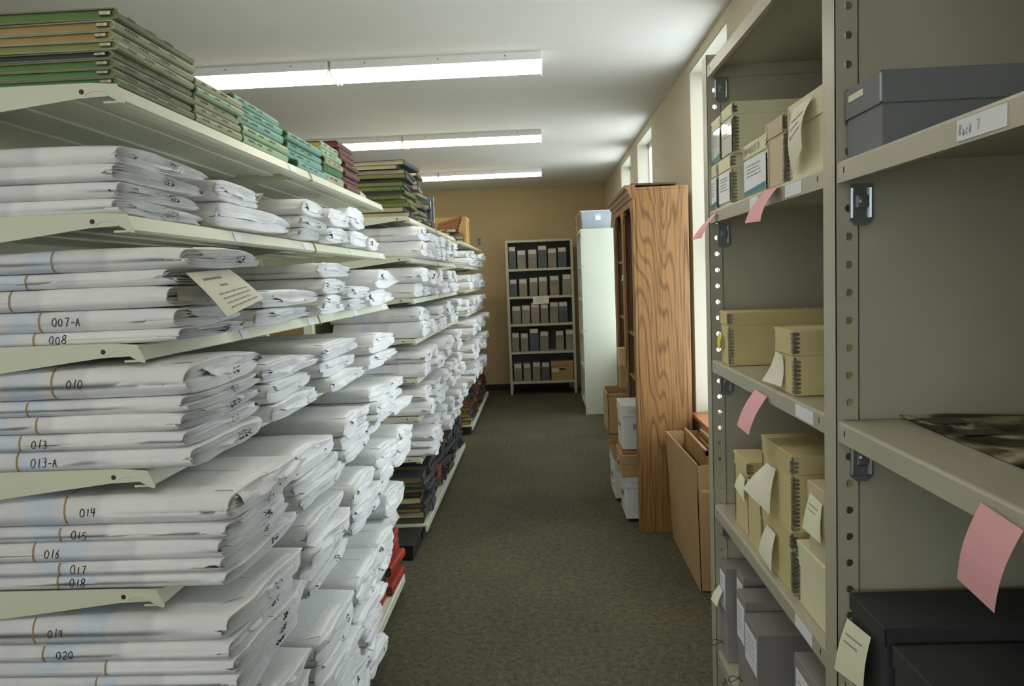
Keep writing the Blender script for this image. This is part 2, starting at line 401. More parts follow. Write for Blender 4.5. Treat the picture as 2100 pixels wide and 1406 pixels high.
# ================================================================== ROOM
XW, YB, ZC, YN, XL_ = .944, 11.13, 2.879, -3.0, -4.2
WT = .12
struct('floor', B().box(XL_, XW+.3, YN, YB+.1, -.05, 0), CARPET)
struct('ceiling', B().box(XL_, XW+.3, YN, YB+.1, ZC, ZC+.08), CEIL)
struct('wall_back', B().box(XL_, XW+.3, YB, YB+.1, 0, ZC), TAN)
FWX = [(-3.0, -1.75), (-1.35, -.1)]
b = B(); b.box(XL_, FWX[0][0], YN-.12, YN, 0, ZC).box(FWX[0][1], FWX[1][0], YN-.12, YN, 0, ZC).box(FWX[1][1], XW+.3, YN-.12, YN, 0, ZC)
for a, c in FWX: b.box(a, c, YN-.12, YN, 0, .75).box(a, c, YN-.12, YN, 2.45, ZC)
struct('wall_front', b, WALL)
for i, (a, c) in enumerate(FWX):
    r = bpy.data.objects.new('window_%d' % (i+11), None); COL.objects.link(r); r['kind'] = 'structure'; r.location = ((a+c)/2, YN-.08, .75)
    h = (c-a)/2; f = B()
    for bx_ in ((-h, -h+.05, 0, 1.7), (h-.05, h, 0, 1.7), (-h, h, 0, .05), (-h, h, 1.65, 1.7), (-.02, .02, 0, 1.7)): f.box(bx_[0], bx_[1], -.02, .02, bx_[2], bx_[3], .004)
    obj('window_frame', f, WHITE, r); obj('window_pane', B().box(-h+.05, -.02, -.003, .003, .05, 1.65), GLASS, r); obj('window_pane', B().box(.02, h-.05, -.003, .003, .05, 1.65), GLASS, r)
struct('wall_left', B().box(XL_-.1, XL_, YN, YB, 0, ZC), WALL)
WINS = [(2.43, 3.38), (3.92, 4.87), (6.51, 7.46), (8.0, 8.93)]
SZ, HZ = .70, 2.81
b = B(); y = YN
for (a, c) in WINS + [(YB, None)]:
    b.box(XW, XW+WT, y, a, 0, ZC)
    if c:
        b.box(XW, XW+WT, a, c, 0, SZ); b.box(XW, XW+WT, a, c, HZ, ZC); y = c
struct('wall_right', b, WALL)
for i, (a, c) in enumerate(WINS):
    r = bpy.data.objects.new('window_%d' % (i+1), None); COL.objects.link(r); r['kind'] = 'structure'; r.location = (XW+WT, (a+c)/2, SZ)
    h = (c-a)/2; H = HZ-SZ
    f = B(); fx0, fx1 = -.012, .03
    f.box(fx0, fx1, -h, -h+.02, 0, H, .004).box(fx0, fx1, h-.02, h, 0, H, .004).box(fx0, fx1, -h, h, 0, .05, .004).box(fx0, fx1, -h, h, H-.05, H, .004).box(fx0, fx1, -h, h, H*.5-.02, H*.5+.02, .004)
    obj('window_frame', f, WHITE, r)
    obj('window_pane', B().box(.006, .010, -h+.02, h-.02, .05, H*.5-.02), GLASS, r)
    obj('window_pane', B().box(.006, .010, -h+.02, h-.02, H*.5+.02, H-.05), GLASS, r)
    obj('window_sill', B().box(-WT-.035, -.012, -h, h, 0, .022, .005), SILL, r)
    obj('reveal_lining', B().box(-WT+.002, -.012, h-.006, h, .022, H).box(-WT+.002, -.012, -h, -h+.006, .022, H).box(-WT+.002, -.012, -h, h, H-.006, H), mat('reveal_paint', (.50, .465, .37), .8), r)
bb = B().box(XL_, .35, YB-.014, YB, 0, .085, .004)
struct('baseboard_back', bb, DARKB)
struct('baseboard_right', B().box(XW-.012, XW, YN, YB-.02, 0, .085, .004), DARKB)
struct('trim_1', B().box(XW-.006, XW, YN, YB-.02, ZC-.008, ZC), WALL)

# ceiling fixtures -------------------------------------------------------
FNAMES = ['nearest seen', 'second', 'farthest']
FY = [4.49, 6.83, 9.20, 2.15, -.2]
for i, y0 in enumerate(FY):
    if i < 3: lab = 'white double-tube fluorescent ceiling fixture with wrap lens, %s of three along aisle' % FNAMES[i]
    elif i == 3: lab = 'white fluorescent ceiling fixture just overhead in front of the camera'
    else: lab = 'white fluorescent ceiling fixture behind the camera position'
    t = thing('fluorescent_fixture', lab, 'ceiling light', (0, y0, ZC), 0, 'fluorescent ceiling fixtures across the aisle')
    x1 = .05
    for k in range(2):
        a1 = x1 - k*1.225; a0 = a1 - 1.21
        obj('housing', B().box(a0, a1, 0, .27, -.048, 0, .003), WHITE, t)
        pts = [(.004, -.048)] + [(.135-.128*cos(pi*j/10), -.048-.028*sin(pi*j/10)**.5) for j in range(11)] + [(.266, -.048)]
        obj('lens', B().prism(pts, 0, a0+.006, a1-.006), LENS, t)
        for e in (a0, a1-.006):
            obj('end_cap', B().prism([(.001, -.046), (.002, -.062), (.02, -.079), (.25, -.079), (.268, -.062), (.269, -.046)], 0, e, e+.006), ENDC, t)
        for sx in (.2, .62, 1.0):
            obj('screw', B().tube([(a0+sx, -.003, -.02), (a0+sx, .0, -.02)], .005, 8), METAL, t)

# outlet on back wall
t = thing('wall_outlet', 'grey outlet plate on the tan back wall above the farthest left rack', 'outlet', (-.864, YB, 2.147))
obj('plate', B().box(-.036, .036, -.006, 0, -.06, .06, .003), mat('outlet_plate', (.42, .40, .36), .4), t)
for dz in (-.024, .024):
    obj('socket', B().box(-.014, .014, -.009, -.005, dz-.015, dz+.015, .002), mat('outlet_socket', (.12, .11, .10), .4), t)

# ================================================================== LEFT RACKS
XL = -.787; XB = -.763; XBK = -1.40; G = 1.211
Z = [2.001, 1.758, 1.507, 1.259, 1.016, .778, .522]; ZB = .098
RACKS = [(1.468, 'nearest rack'), (4.684, 'middle rack'), (7.929, 'farthest rack')]
ZR = [[2.001, 1.758, 1.507, 1.259, 1.016, .778, .43], Z, Z]
def bracket_b(d):
    # outline in (x, z) with z=0 at shelf top; the tip hangs down in front
    o = [(d, 0), (d+.004, -.008), (d+.014, -.030), (d+.012, -.036), (d+.004, -.034), (d-.016, -.022), (d-.075, -.024), (d-.30, -.050), (XBK, -.082), (XBK, .004), (d-.05, .004)]
    return o
for ri, (y0, rname) in enumerate(RACKS):
    t = thing('cantilever_rack', 'long cream steel shelving rack of wrapped newspapers, %s along the left side' % rname.split()[0], 'shelving', (0, y0, 0), 0, 'cream cantilever racks on the left')
    y1 = 2*G
    for k in range(3):
        yy = k*G
        obj('upright', B().box(XBK-.06, XBK, yy-.02, yy+.02, 0, 2.16, .004), CREAM, t)
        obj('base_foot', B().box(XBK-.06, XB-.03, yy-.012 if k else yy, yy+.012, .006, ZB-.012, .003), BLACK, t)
    for k in range(2):
        yy = k*G
        obj('back_panel', B().box(XBK-.035, XBK-.03, yy+.02, yy+G-.02, .1, 2.1), CREAM, t)  # added sheet, shuts out light from behind so the shelf gaps stay dark
        bs = obj('base_shelf', B().box(XBK, XB-.012, yy+.002, yy+G-.002, ZB-.012, ZB-.002).box(XB-.014, XB, yy+.002, yy+G-.002, ZB-.045, ZB, .003), CREAM, t)
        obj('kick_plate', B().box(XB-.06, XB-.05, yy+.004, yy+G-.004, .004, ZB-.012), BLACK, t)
        for si, z in enumerate(ZR[ri]):
            sh = B().box(XBK, XL-.004, yy+.004, yy+G-.004, z-.006, z-.002)
            # sloping front lip with a return underneath
            sh.prism([(XL-.006, z-.001), (XL+.001, z-.004), (XL+.010, z-.030), (XL-.004, z-.034), (XL-.030, z-.034), (XL-.030, z-.030), (XL-.006, z-.030), (XL-.008, z-.006)], 1, yy+.004, yy+G-.004)
            for cx in (-.14, -.27, -.40):
                sh.box(XL+cx-.02, XL+cx+.02, yy+.01, yy+G-.01, z-.012, z-.006, .002)
            s = obj('shelf', sh, CREAM, t)
            for ly in ([.50, 1.08] if si in (1, 2, 3) else [.98] if k == 0 else []) if ri == 0 else ([.8] if si < 5 else []):
                obj('shelf_label', B().prism([(XL+.0025, z-.006), (XL+.0105, z-.029), (XL+.0115, z-.029), (XL+.0035, z-.006)], 1, yy+ly, yy+ly+.055), MPAPER, s)
            for e, yb in ((0, yy+.001), (1, yy+G-.004)):
                if e == 1 and k == 0: continue
                br = B().prism([(p[0], p[1]+z) for p in bracket_b(XL)], 1, yb-.002, yb+.001)
                o = obj('bracket', br, CREAM, t)
                hole = [(XL-.068+.005*cos(a*pi/4), z-.012+.005*sin(a*pi/4)) for a in range(8)]
                obj('bolt_hole', B().prism(hole, 1, yb-.0028, yb-.0018), mat('hole_dark', (.05, .02, .015), .6), o)
                rib = [(XL-.052+.022*cos(a*pi/8)+.012, z-.021+.010*sin(a*pi/8), yb-.0022) for a in range(9)]
                obj('pressed_rib', B().tube([(p[0], p[2], p[1]) for p in rib], .0012, 5), CREAM, o)
            if k == 1:
                obj('joint_clip', B().prism([(XL-.004, z+.002), (XL+.004, z-.002), (XL+.0145, z-.033), (XL+.004, z-.037), (XL+.010, z-.031), (XL, z-.004)], 1, yy-.006, yy+.004), mat('olive_clip', (.35, .33, .14), .45), s)

# ------------------------------------------------------------------ wrapped bundles
def smooth(t): t = max(0, min(1, t)); return t*t*(3-2*t)
def bundle_shape(W, T, L, seed, rough=1.0, band=True):
    """wrapped flat parcel: x from -L (back) to 0 (aisle end), y 0..W, z 0..T; one closed body"""
    rr = random.Random(seed); off = Vector((rr.uniform(0, 99), rr.uniform(0, 99), rr.uniform(0, 99)))
    N = 15
    ys = [0, .0007*T/.04, .0028*T/.04, .0065*T/.04, .012*T/.04]; ys += [ys[-1]+(W-.014-ys[-1])*j/9 for j in range(1, 10)] + [W-.009, W-.003, W]; N = len(ys)
    tip = rr.uniform(.38, .68); rec = rr.uniform(.0, .035); deep = min(1.6, max(.5, .045/T)); mid = rr.uniform(-.12, .12); bulge = rr.uniform(.0, .12); lean = rr.uniform(-.012, .012)
    waves = rr.uniform(18, 34); ph = rr.uniform(0, 6); twosheet = rr.uniform(.2, .45)
    def hz(y):
        r = max(.45*T, .012); a = 1 if y > r else math.sqrt(max(0, 1-(1-y/r)**2))**.9
        r2 = .5*T; e = W-y; c = 1 if e > r2 else max(.0, 1-(1-e/r2)**2)**.5*.75+.25*e/r2
        tp = 1-(1-tip)*smooth((y/W-.35)/.65)
        return T*.5*a*c*tp*(1+bulge*sin(pi*y/W)*.5)
    xs = [-L, -L*.8, -L*.6, -L*.52, -L*.48, -L*.4, -.17, -.11, -.07, -.045, -.028, -.016, -.008, -.002]
    rings = []; 
    def prof(x, sc, xoff, endk, mid=0):
        ring = []
        for side in (0, 1):
            for j in (range(N) if side == 0 else range(N-1, -1, -1)):
                y = ys[j]; h = hz(y)*sc
                zc = T*.5*(1 - .30*(1-hz(y)/(T*.5+1e-6))*.6)
                up = 1 if side == 0 else -1
                # corners of the aisle end pull back; the near fold stays crisp, far tip rounds off
                xx = x + xoff - endk*(rec*smooth((y/W-.72)/.28)**1.4 + lean*(y/W) + .010*(1-smooth(y/W/.06)))
                q = Vector((xx, y, zc + up*h))
                n1 = noise.noise(Vector((xx*5, y*7, up*3))+off); n2 = noise.noise(Vector((xx*22, y*26, zc*50+up))+off)
                q.z += up*(n1*.0035 + n2*.0016*(.3+endk))*rough*(1 if up > 0 else .5) + endk*noise.noise(Vector((y*5, 3, 0))+off)*.004*(1 if up > 0 else .4)
                q.x += endk*(noise.noise(Vector((y*waves, up*2, zc*60))+off)*.0035*rough + noise.noise(Vector((y*6, up*.6+ph, 0))+off)*.016)*(.7+.3*rough)
                q.y += endk*n2*.003
                if y < .03: q.y += (n1*.002)
                q.z = max(.0003, q.z)
                ring.append(q)
        return ring
    for x in xs:
        e = smooth((x+.09)/.09)
        pinch = 1-.07*math.exp(-((x+L*.5)/.012)**2) if band else 1
        rings.append(prof(x, (1-.10*e**3)*pinch, 0, e))
    # folded end: rings shrinking towards the middle line with creases in depth
    f1, f2, f3 = rr.uniform(-.016, -.006)*deep, rr.uniform(-.001, .007)*deep, rr.uniform(-.022, -.010)*deep
    rings.append(prof(0, .80, .002, 1)); rings.append(prof(0, .66, f1, 1)); rings.append(prof(0, .50, f2, 1)); rings.append(prof(0, .36, f1-.004, 1)); rings.append(prof(0, .18, f2-.003, 1)); rings.append(prof(0, .06, f3, 1))
    b = B(); M = 2*N
    # back cap
    bk = [Vector((-L-.004, q.y, T*.5+(q.z-T*.5)*.3)) for q in rings[0]]
    allr = [bk]+rings
    for r in allr: b.v += [tuple(q) for q in r]
    for i in range(len(allr)-1):
        for j in range(M):
            k = (j+1) % M
            b.f.append((i*M+j, i*M+k, (i+1)*M+k, (i+1)*M+j))
    for base, flip in ((0, False), ((len(allr)-1)*M, True)):
        for j in range(N-1):
            f = (base+j, base+M-1-j, base+M-2-j, base+j+1); b.f.append(f[::-1] if flip else f)
    return b
def flap(bv, W, T, seed):
    """loose top flap folded down over the aisle end"""
    rr = random.Random(seed*3+1); b = B()
    y0, y1 = W*rr.uniform(.02, .12), W*rr.uniform(.6, .95); skew = rr.uniform(-.12, .12)*W; low = rr.uniform(.25, .6)
    nu, nv = 12, 6; pts = []
    for i in range(nv+1):
        v = i/nv
        for j in range(nu+1):
            u = j/nu; ya = y0 + (y1-y0)*u
            ya = ya*(1-v) + ((y0+y1)/2 + (ya-(y0+y1)/2)*.62 + skew)*v
            if v < .34:
                x = -.035*(1-v/.34); h = bv.ray_cast(Vector((x-.012, ya, T+.2)), Vector((0, 0, -1)))
                p = h[0] + Vector((0, 0, .0018)) if h[0] else Vector((x, ya, T*.9))
            else:
                zz = T*(.80 - (v-.34)/.66*low*(1-.25*abs(u-.5)))
                h = bv.ray_cast(Vector((.2, ya, zz)), Vector((-1, 0, 0)))
                p = h[0] + Vector((.003+.005*v*v*rr.random()+.004*sin(u*9+seed), 0, 0)) if h[0] else Vector((-.004, ya, zz))
            pts.append(tuple(p))
    fs = []
    for i in range(nv):
        for j in range(nu): fs.append((i*(nu+1)+j, i*(nu+1)+j+1, (i+1)*(nu+1)+j+1, (i+1)*(nu+1)+j))
    return b.add(pts, fs)
def loop_band(bv, plane, at, W, T, L, wid, seed):
    """band around the parcel: plane 'x' (round the width) or 'y' (round the length)"""
    rr = random.Random(seed); b = B(); P = []
    c = Vector((at, W*.5, T*.5)) if plane == 'x' else Vector((-L*.5, at, T*.5))
    n = 40; a = W*.5 if plane == 'x' else L*.5
    for i in range(n):
        t = 2*pi*i/n; ct, st = cos(t), sin(t)
        # superellipse sampling
        su = math.copysign(abs(ct)**.45, ct); sv = math.copysign(abs(st)**.45, st)
        d = Vector((0, su*a, sv*T*.5)) if plane == 'x' else Vector((su*a, 0, sv*T*.5))
        row = []
        for s in (-1, 1):
            o = c + (Vector((s*wid/2, 0, 0)) if plane == 'x' else Vector((0, s*wid/2, 0)))
            start = o + d*3
            h = bv.ray_cast(start, (o + d*.0 - start).normalized())
            row.append((h[0]+d.normalized()*.0012) if h[0] else o+d)
        P.append(row)
    vs = [tuple(q) for r in P for q in r]
    return b.add(vs, [(2*i, 2*i+1, 2*((i+1) % n)+1, 2*((i+1) % n)) for i in range(n)])

ORD = ['bottom', 'second', 'third', 'fourth', 'fifth', 'sixth', 'seventh', 'eighth', 'ninth', 'tenth', 'eleventh', 'twelfth', 'thirteenth', 'fourteenth']
NTH = ['first', 'second', 'third', 'fourth', 'fifth', 'sixth', 'seventh', 'eighth', 'ninth', 'tenth', 'eleventh', 'twelfth', 'thirteenth', 'fourteenth', 'fifteenth']
SHN = ['top', 'second', 'third', 'fourth', 'fifth', 'sixth', 'seventh', 'base']
def blabel(i, n, st, nst, sh, rk, ink=None):
    pos = 'topmost' if i == n-1 and n > 1 else 'only bundle' if n == 1 else 'bottom' if i == 0 else NTH[i]+' up'
    stack = 'front stack' if st == 0 else 'last stack' if st == nst-1 else NTH[st]+' stack'
    if ink: return 'white wrapped bundle inked %s, %s in %s, %s shelf of %s' % (ink, pos, stack, sh, rk)
    return 'white wrapped newspaper bundle, %s in %s, %s shelf of %s' % (pos, stack, sh, rk)
BG = 'white wrapped newspaper bundles on the left racks'
seedc = [100]
def bundle_unique(loc, rz, W, T, L, label, near_ink=None, near_u=None, aisle_ink=None, aisle_u=None, bands='xy', bx=None, ink_h=.016, rot90=False):
    seedc[0] += 1; sd = seedc[0]
    t = thing('wrapped_bundle', label, 'newspaper bundle', loc, rz, BG)
    b = bundle_shape(W, T, L, sd, .8 if T < .05 else 1.2)
    bv = BVHTree.FromPolygons([Vector(v) for v in b.v], b.f)
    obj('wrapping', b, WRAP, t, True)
    fb = flap(bv, W, T, sd); obj('folded_flap', fb, WRAP, t, True)
    nb = len(b.v); bv2 = BVHTree.FromPolygons([Vector(v) for v in b.v+fb.v], b.f+[tuple(i+nb for i in f) for f in fb.f])
    if 'x' in bands: obj('rubber_band', loop_band(bv, 'x', bx if bx is not None else -L*.5, W, T, L, .0036, sd), BAND, t, True)
    if 'y' in bands: obj('rubber_band', loop_band(bv, 'y', W*(.42+.12*random.Random(sd).random()), W, T, L, .0036, sd), BAND, t, True)
    def near(u, v):
        h = bv.ray_cast(Vector((u, -.2, v)), Vector((0, 1, 0))); return tuple(h[0]+Vector((0, -.0012, 0))) if h[0] else None
    def ais(u, v):
        xs_ = [h_[0].x for h_ in (bv2.ray_cast(Vector((.2, u+a_, v+c_)), Vector((-1, 0, 0))) for a_ in (-.006, 0, .006) for c_ in (-.007, -.0035, 0, .0035, .007)) if h_[0]]
        return (max(xs_)+.0016, u, v) if xs_ else None
    def ais90(u, v): return ais(W*.56 - v, u)   # lettering lying on its side
    if near_ink: obj('ink_lettering', write(near_ink, ink_h, .0017, near, near_u, T*.5-ink_h*.55, .95, .12, sd), INK, t)
    if aisle_ink:
        if rot90: bb_ = write(aisle_ink, ink_h*1.5, .0016, lambda u, v: ais(W*.62 - v, u), T*.2, 0, .55, 0, sd)
        else: bb_ = write(aisle_ink, min(ink_h*.9, T*.45), .0013, ais, aisle_u if aisle_u else W*.5, T*.28, 1.25, 0, sd)
        if bb_.v: obj('ink_lettering', bb_, INK, t)
    return t

LN = .56
# (y0, W, overhang, [T...], near texts, near x, aisle texts)
R1 = {
 1: [(1.475, .385, -.012, [.034, .033, .034, .036], None, ['006', '005', '004', '003']),
     (1.88, .52, .02, [(.066, .52), (.058, .36)], None, [None, None]), (2.43, .30, .03, [.034, .040, .052], None, [None, 'C1', None]),
     (2.76, .31, .03, [.060, .068], None, ['C', None]), (3.10, .36, .03, [.072, .092], None, [None, 'D1']), (3.50, .34, .02, [.060], None, ['D'])],
 2: [(1.49, .36, .075, [(.027, .38), (.043, .36), (.044, .34), (.032, .33), (.046, .42)], ['008', '007-A', None, None, None], ['008', None, None, None, '007']),
     (1.93, .49, .07, [.047, .045], None, [None, '1']), (2.48, .36, .08, [.070, .055, .050], None, ['004', '02', None]), (2.89, .30, .07, [.045, .050], None, [None, '1']),
     (3.22, .46, .09, [.074, .088], None, ['3', None])],
 3: [(1.465, .43, .09, [.043, .034, .036, .031, .066], ['013-A', '013', None, None, '010'], ['013-A', '013', '012', '011', '010']),
     (1.935, .47, .085, [.046, .056, .050], None, ['F2', 'F1', None]), (2.44, .50, .095, [.050, .054, .055], None, ['E3', 'E2', 'E1']),
     (3.04, .60, .10, [.062, .080], None, ['S', 'S']), ],
 4: [(1.47, .44, .14, [.033, .026, .042, .031, .062], ['018', '017', '016', '015', '014'], ['018', '017', '016', '015', '014']),
     (1.96, .48, .13, [.040, .038, .066], None, ['F4', None, 'F3']), (2.48, .42, .125, [.045, .045, .060], None, ['H1', None, 'H']),
     (2.94, .42, .12, [.040, .045, .045, .050], None, ['K', '1', None, None]), (3.38, .44, .10, [.044, .048, .050], None, [None, '1', None])],
 5: [(1.46, .46, .155, [.030, .030, .034, .036, .058], [None, None, None, '020', '019'], ['023', '022', '021', '020', '019']),
     (1.96, .46, .15, [.038, .050, .050, .060], None, ['G2', None, 'G1', None]), (2.46, .44, .14, [.045, .055, .070], None, ['K6', None, None]),
     (2.93, .42, .13, [.050, .055, .075], None, ['L4', 'K5', None]), (3.38, .44, .12, [.060, .105], None, [None, '1'])],
 6: [(1.45, .47, .16, [.05, .05, .055, .06, .06], None, [None]*5), (1.96, .46, .15, [.045, .05, .06, .07], None, [None, None, 'G4', 'G3']),
     (2.45, .44, .14, [.050, .060, .085], None, [None, 'K2', 'K1']), (2.92, .42, .11, [.065, .095], None, ['L6', None]), (3.41, .42, .035, [.10, .115], None, [None, 'L'])],
 7: [(1.90, .46, .06, [.05, .05, .05, .05], None, [None]*4), (2.38, .40, .06, [.045, .05, .055, .06], None, ['H', None, 'H6', None]), (2.80, .36, .06, [.065, .07, .06], None, ['L5', 'L3', None])],
}
NEARX = {'010': -.935, '007-A': -.967, '008': -.976, '013': -1.013, '013-A': -1.019, '014': -.933, '015': -.954, '016': -1.011, '017': -.960, '018': -.968, '019': -1.013, '020': -1.0}
for sh, stacks in R1.items():
    zs = ZR[0][sh] if sh < 7 else ZB
    for si, (y0, W, ov, Ts, near, ais) in enumerate(stacks):
        z = zs + .0005; rr = random.Random(sh*31+si)
        xe = (XL if sh < 7 else XB) + ov
        for bi, T in enumerate(Ts):
            WW = W
            if isinstance(T, tuple): T, WW = T
            dx = rr.uniform(-.018, .018) if not (si == 0) else rr.uniform(-.008, .008)
            if sh == 4 and si == 0: dx += [0, .0, -.01, .015, .03][bi]
            if sh == 2 and si == 0 and bi == 4: dx += .03
            rz = rr.uniform(-.03, .03) if si else rr.uniform(-.008, .008)
            ni = near[bi] if near else None; ai = ais[bi]
            x = xe+dx
            nu = NEARX[ni]-x if ni else None
            bx = (nu-.022-rr.uniform(0, .01)) if ni else -(.26+rr.uniform(0, .07))
            lab = blabel(bi, len(Ts), si, len(stacks), SHN[sh], RACKS[0][1], ni or (ai if ai and len(ai) > 1 else None))
            bands = 'xy' if si == 0 else ('y' if rr.random() < .6 else 'x' if rr.random() < .3 else '')
            bundle_unique((x, y0+rr.uniform(-.006, .008)*(1 if si else .5), z), rz, WW, T, LN, lab, ni, nu, ai, WW*.5, bands, bx, .0165, rot90=(len(ai) < 3 if ai else False))
            z += T*.985
# middle and farthest racks share a few shapes
VAR = []
for k in range(10):
    sd = 900+k*7; W, T = .42, .085
    b = bundle_shape(W, T, LN, sd, 1.5, band=(k % 2 == 0)); bv = BVHTree.FromPolygons([Vector(v) for v in b.v], b.f)
    a = b.mesh('wrapping', True); a.materials.append(WRAP); f = flap(bv, W, T, sd).mesh('folded_flap', True); f.materials.append(WRAP)
    s = loop_band(bv, 'y', W*.5, W, T, LN, .0025, sd).mesh('string_tie', True); s.materials.append(STRING)
    VAR.append((a, f, s))
def bundle_shared(loc, rz, W, T, label, k):
    t = thing('wrapped_bundle', label, 'newspaper bundle', loc, rz, BG)
    for i, nm in enumerate(('wrapping', 'folded_flap', 'string_tie')):
        if i == 2 and k % 3: continue
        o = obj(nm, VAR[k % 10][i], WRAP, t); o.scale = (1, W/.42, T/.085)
    return t
for ri in (1, 2):
    y0, rname = RACKS[ri]; rr = random.Random(50+ri)
    for sh in range(1, 7):
        n = 6
        for si in range(n):
            ys = y0 + (si//3)*G + .018 + (si % 3)*.398; z = Z[sh]+.0005
            if ri == 2 and sh == 6 and si > 4: continue
            cnt = rr.choice([2, 2, 3]) if ri == 1 else 2
            tot = rr.uniform(.16, .195)
            if ri == 2: tot = rr.uniform(.15, .18)
            sp = [rr.uniform(.8, 1.2) for _ in range(cnt)]; sm = sum(sp)
            for bi in range(cnt):
                T = tot*sp[bi]/sm
                lab = blabel(bi, cnt, si, n, SHN[sh], rname)
                bundle_shared((XL + .035 + rr.uniform(-.03, .035) + (.03 if sh > 3 else 0), ys+rr.uniform(-.004, .012), z), rr.uniform(-.03, .03), rr.uniform(.35, .375), T, lab, rr.randrange(30))
                z += T*.985

# card hanging from the stack
def sheet(pts4, curl=0, n=8, m=2, axis=Vector((1, 0, 0))):
    """curved sheet through four corners TL,TR,BR,BL with a bulge along axis"""
    a, b_, c, d = [Vector(p) for p in pts4]; b = B(); vs = []
    for i in range(n+1):
        v = i/n; l = a.lerp(d, v); r = b_.lerp(c, v)
        for j in range(m+1): vs.append(tuple(l.lerp(r, j/m) + axis*curl*sin(pi*v)))
    fs = [(i*(m+1)+j, i*(m+1)+j+1, (i+1)*(m+1)+j+1, (i+1)*(m+1)+j) for i in range(n) for j in range(m)]
    return b.add(vs, fs)
def solid(b, nrm, th):
    n = len(b.v); nrm = Vector(nrm)*th
    v2 = [tuple(Vector(v)+nrm) for v in b.v]; edges = {}
    for f in b.f:
        for i in range(len(f)):
            e = (f[i], f[(i+1) % len(f)]); edges[e] = 1
    side = [(a, c, c+n, a+n) for (a, c) in edges if (c, a) not in edges]
    fs = [f[::-1] for f in b.f] + [tuple(i+n for i in f) for f in b.f] + side
    r = B(); r.v = list(b.v)+v2; r.f = fs; return r
t = thing('paper_card', 'cream printed card hanging askew from the near stack on third shelf', 'card', (-.67, 1.64, 1.60))
A_, B_, C_, D_ = [Vector(p)-Vector((-.67, 1.64, 1.60)) for p in ((-.690, 1.486, 1.642), (-.690, 1.70, 1.651), (-.655, 1.806, 1.582), (-.645, 1.562, 1.551))]
# true rectangle: short top edge AB, long side AD
obj('card_sheet', solid(sheet((A_, B_, C_, D_), .004), (1, -.2, .2), .0006), CARD, t)
def cfn(u, v):
    p = A_.lerp(B_, u).lerp(D_.lerp(C_, u), 1-v) + Vector((.0016+.004*sin(pi*(1-v)), 0, 0)); return tuple(p)
b = print_lines(cfn, .18, .62, .80, 1, .1, .05, 3); b2 = print_lines(cfn, .40, .60, .62, 1, .1, .05, 5); b3 = print_lines(cfn, .2, .92, .45, 4, .11, .03, 8)
for q in (b2, b3): b.add(q.v, q.f)
obj('printed_text', b, PRINT, t)

# ------------------------------------------------------------------ books
def book(name, label, cat, loc, rz, Dx, Ly, T, cover, pages, group, spine_print=None, tilt=0, parent=None, rnd=0, post=False):
    """book lying flat; spine towards +x, origin at spine foot centre; Dx deep, Ly long, T thick"""
    t = thing(name, label, cat, loc, rz, group)
    c = min(.0028, T*.16); b = B()
    h = Ly/2
    # one cover: two boards and a rounded spine
    prof = [(-Dx, 0), (-.004, 0), (.001, T*.12), (.004, T*.5), (.001, T*.88), (-.004, T), (-Dx, T), (-Dx, T-c), (-.006, T-c), (-.001, T*.5), (-.006, c), (-Dx, c)]
    b.prism([(p[0], p[1]) for p in prof], 1, -h, h)
    obj('cover', b, cover, t)
    obj('page_block', B().box(-Dx+.006, -.005, -h+.005, h-.005, c, T-c), pages, t)
    if spine_print:
        rr = random.Random(int(loc[1]*1000)+int(loc[2]*1000)); y = -h+.03
        for q in range(3):
            l = rr.uniform(.02, .05)*Ly/.3
            if y+l > h-.02: break
            n_ = 5; sp = B()
            for k in range(n_):
                sp.quad((.0048, y+l*k/n_, T*.42), (.0048, y+l*(k+.7)/n_, T*.42), (.0048, y+l*(k+.7)/n_, T*.62), (.0048, y+l*k/n_, T*.62))
            obj('spine_lettering', sp, spine_print, t); y += l + rr.uniform(.02, .05)
    if post:
        obj('binding_post', B().box(-.035, -.012, -h-.0015, -h+.004, T*.35, T*.75, .001), METAL, t)
    if tilt: t.rotation_euler[1] = tilt
    return t
def M3(n, c, r=.65): return mat(n, c, r, nscale=12, namt=.12)
SAGE = M3('sage_cloth', (.21, .215, .125)); SAGE2 = M3('pale_sage_cloth', (.34, .35, .21)); TEALC = M3('teal_cloth', (.20, .36, .28)); GREENC = M3('green_cloth', (.045, .17, .07))
PALEGR = M3('pale_green_cloth', (.34, .45, .27)); MAROON = M3('maroon_cloth', (.16, .055, .05)); BLK = M3('black_cloth', (.020, .021, .024)); DGREY = M3('charcoal_cloth', (.05, .055, .06)); RED = M3('red_cloth', (.34, .03, .015)); OLV = M3('olive_cloth', (.12, .125, .03)); BRN = M3('brown_cloth', (.17, .07, .03)); MAR2 = M3('dark_red_cloth', (.15, .02, .015))
PG = M3('green_edge', (.12, .22, .06)); PG2 = M3('bright_green_edge', (.10, .25, .08)); PT = M3('tan_edge', (.42, .27, .10)); PO = M3('olive_edge', (.26, .27, .09)); PC = M3('cream_edge', (.58, .50, .30)); PD = M3('dark_edge', (.03, .05, .035)); PGO = M3('ochre_edge', (.38, .27, .08))
PDK = M3('shaded_edge', (.20, .15, .075)); WHB = M3('white_cloth', (.6, .6, .56)); SPR = mat('spine_print_dark', (.07, .075, .05), .7); SPL = mat('spine_print_light', (.5, .5, .46), .6)  # PDK: page edges with the base shelf's shade put into their colour
CNAME = {'sage_cloth': 'dull sage green', 'pale_sage_cloth': 'pale sage green', 'teal_cloth': 'teal', 'green_cloth': 'deep green', 'pale_green_cloth': 'pale green', 'maroon_cloth': 'maroon', 'black_cloth': 'black', 'charcoal_cloth': 'charcoal', 'red_cloth': 'red', 'olive_cloth': 'olive', 'brown_cloth': 'brown', 'dark_red_cloth': 'dark red', 'white_cloth': 'white'}
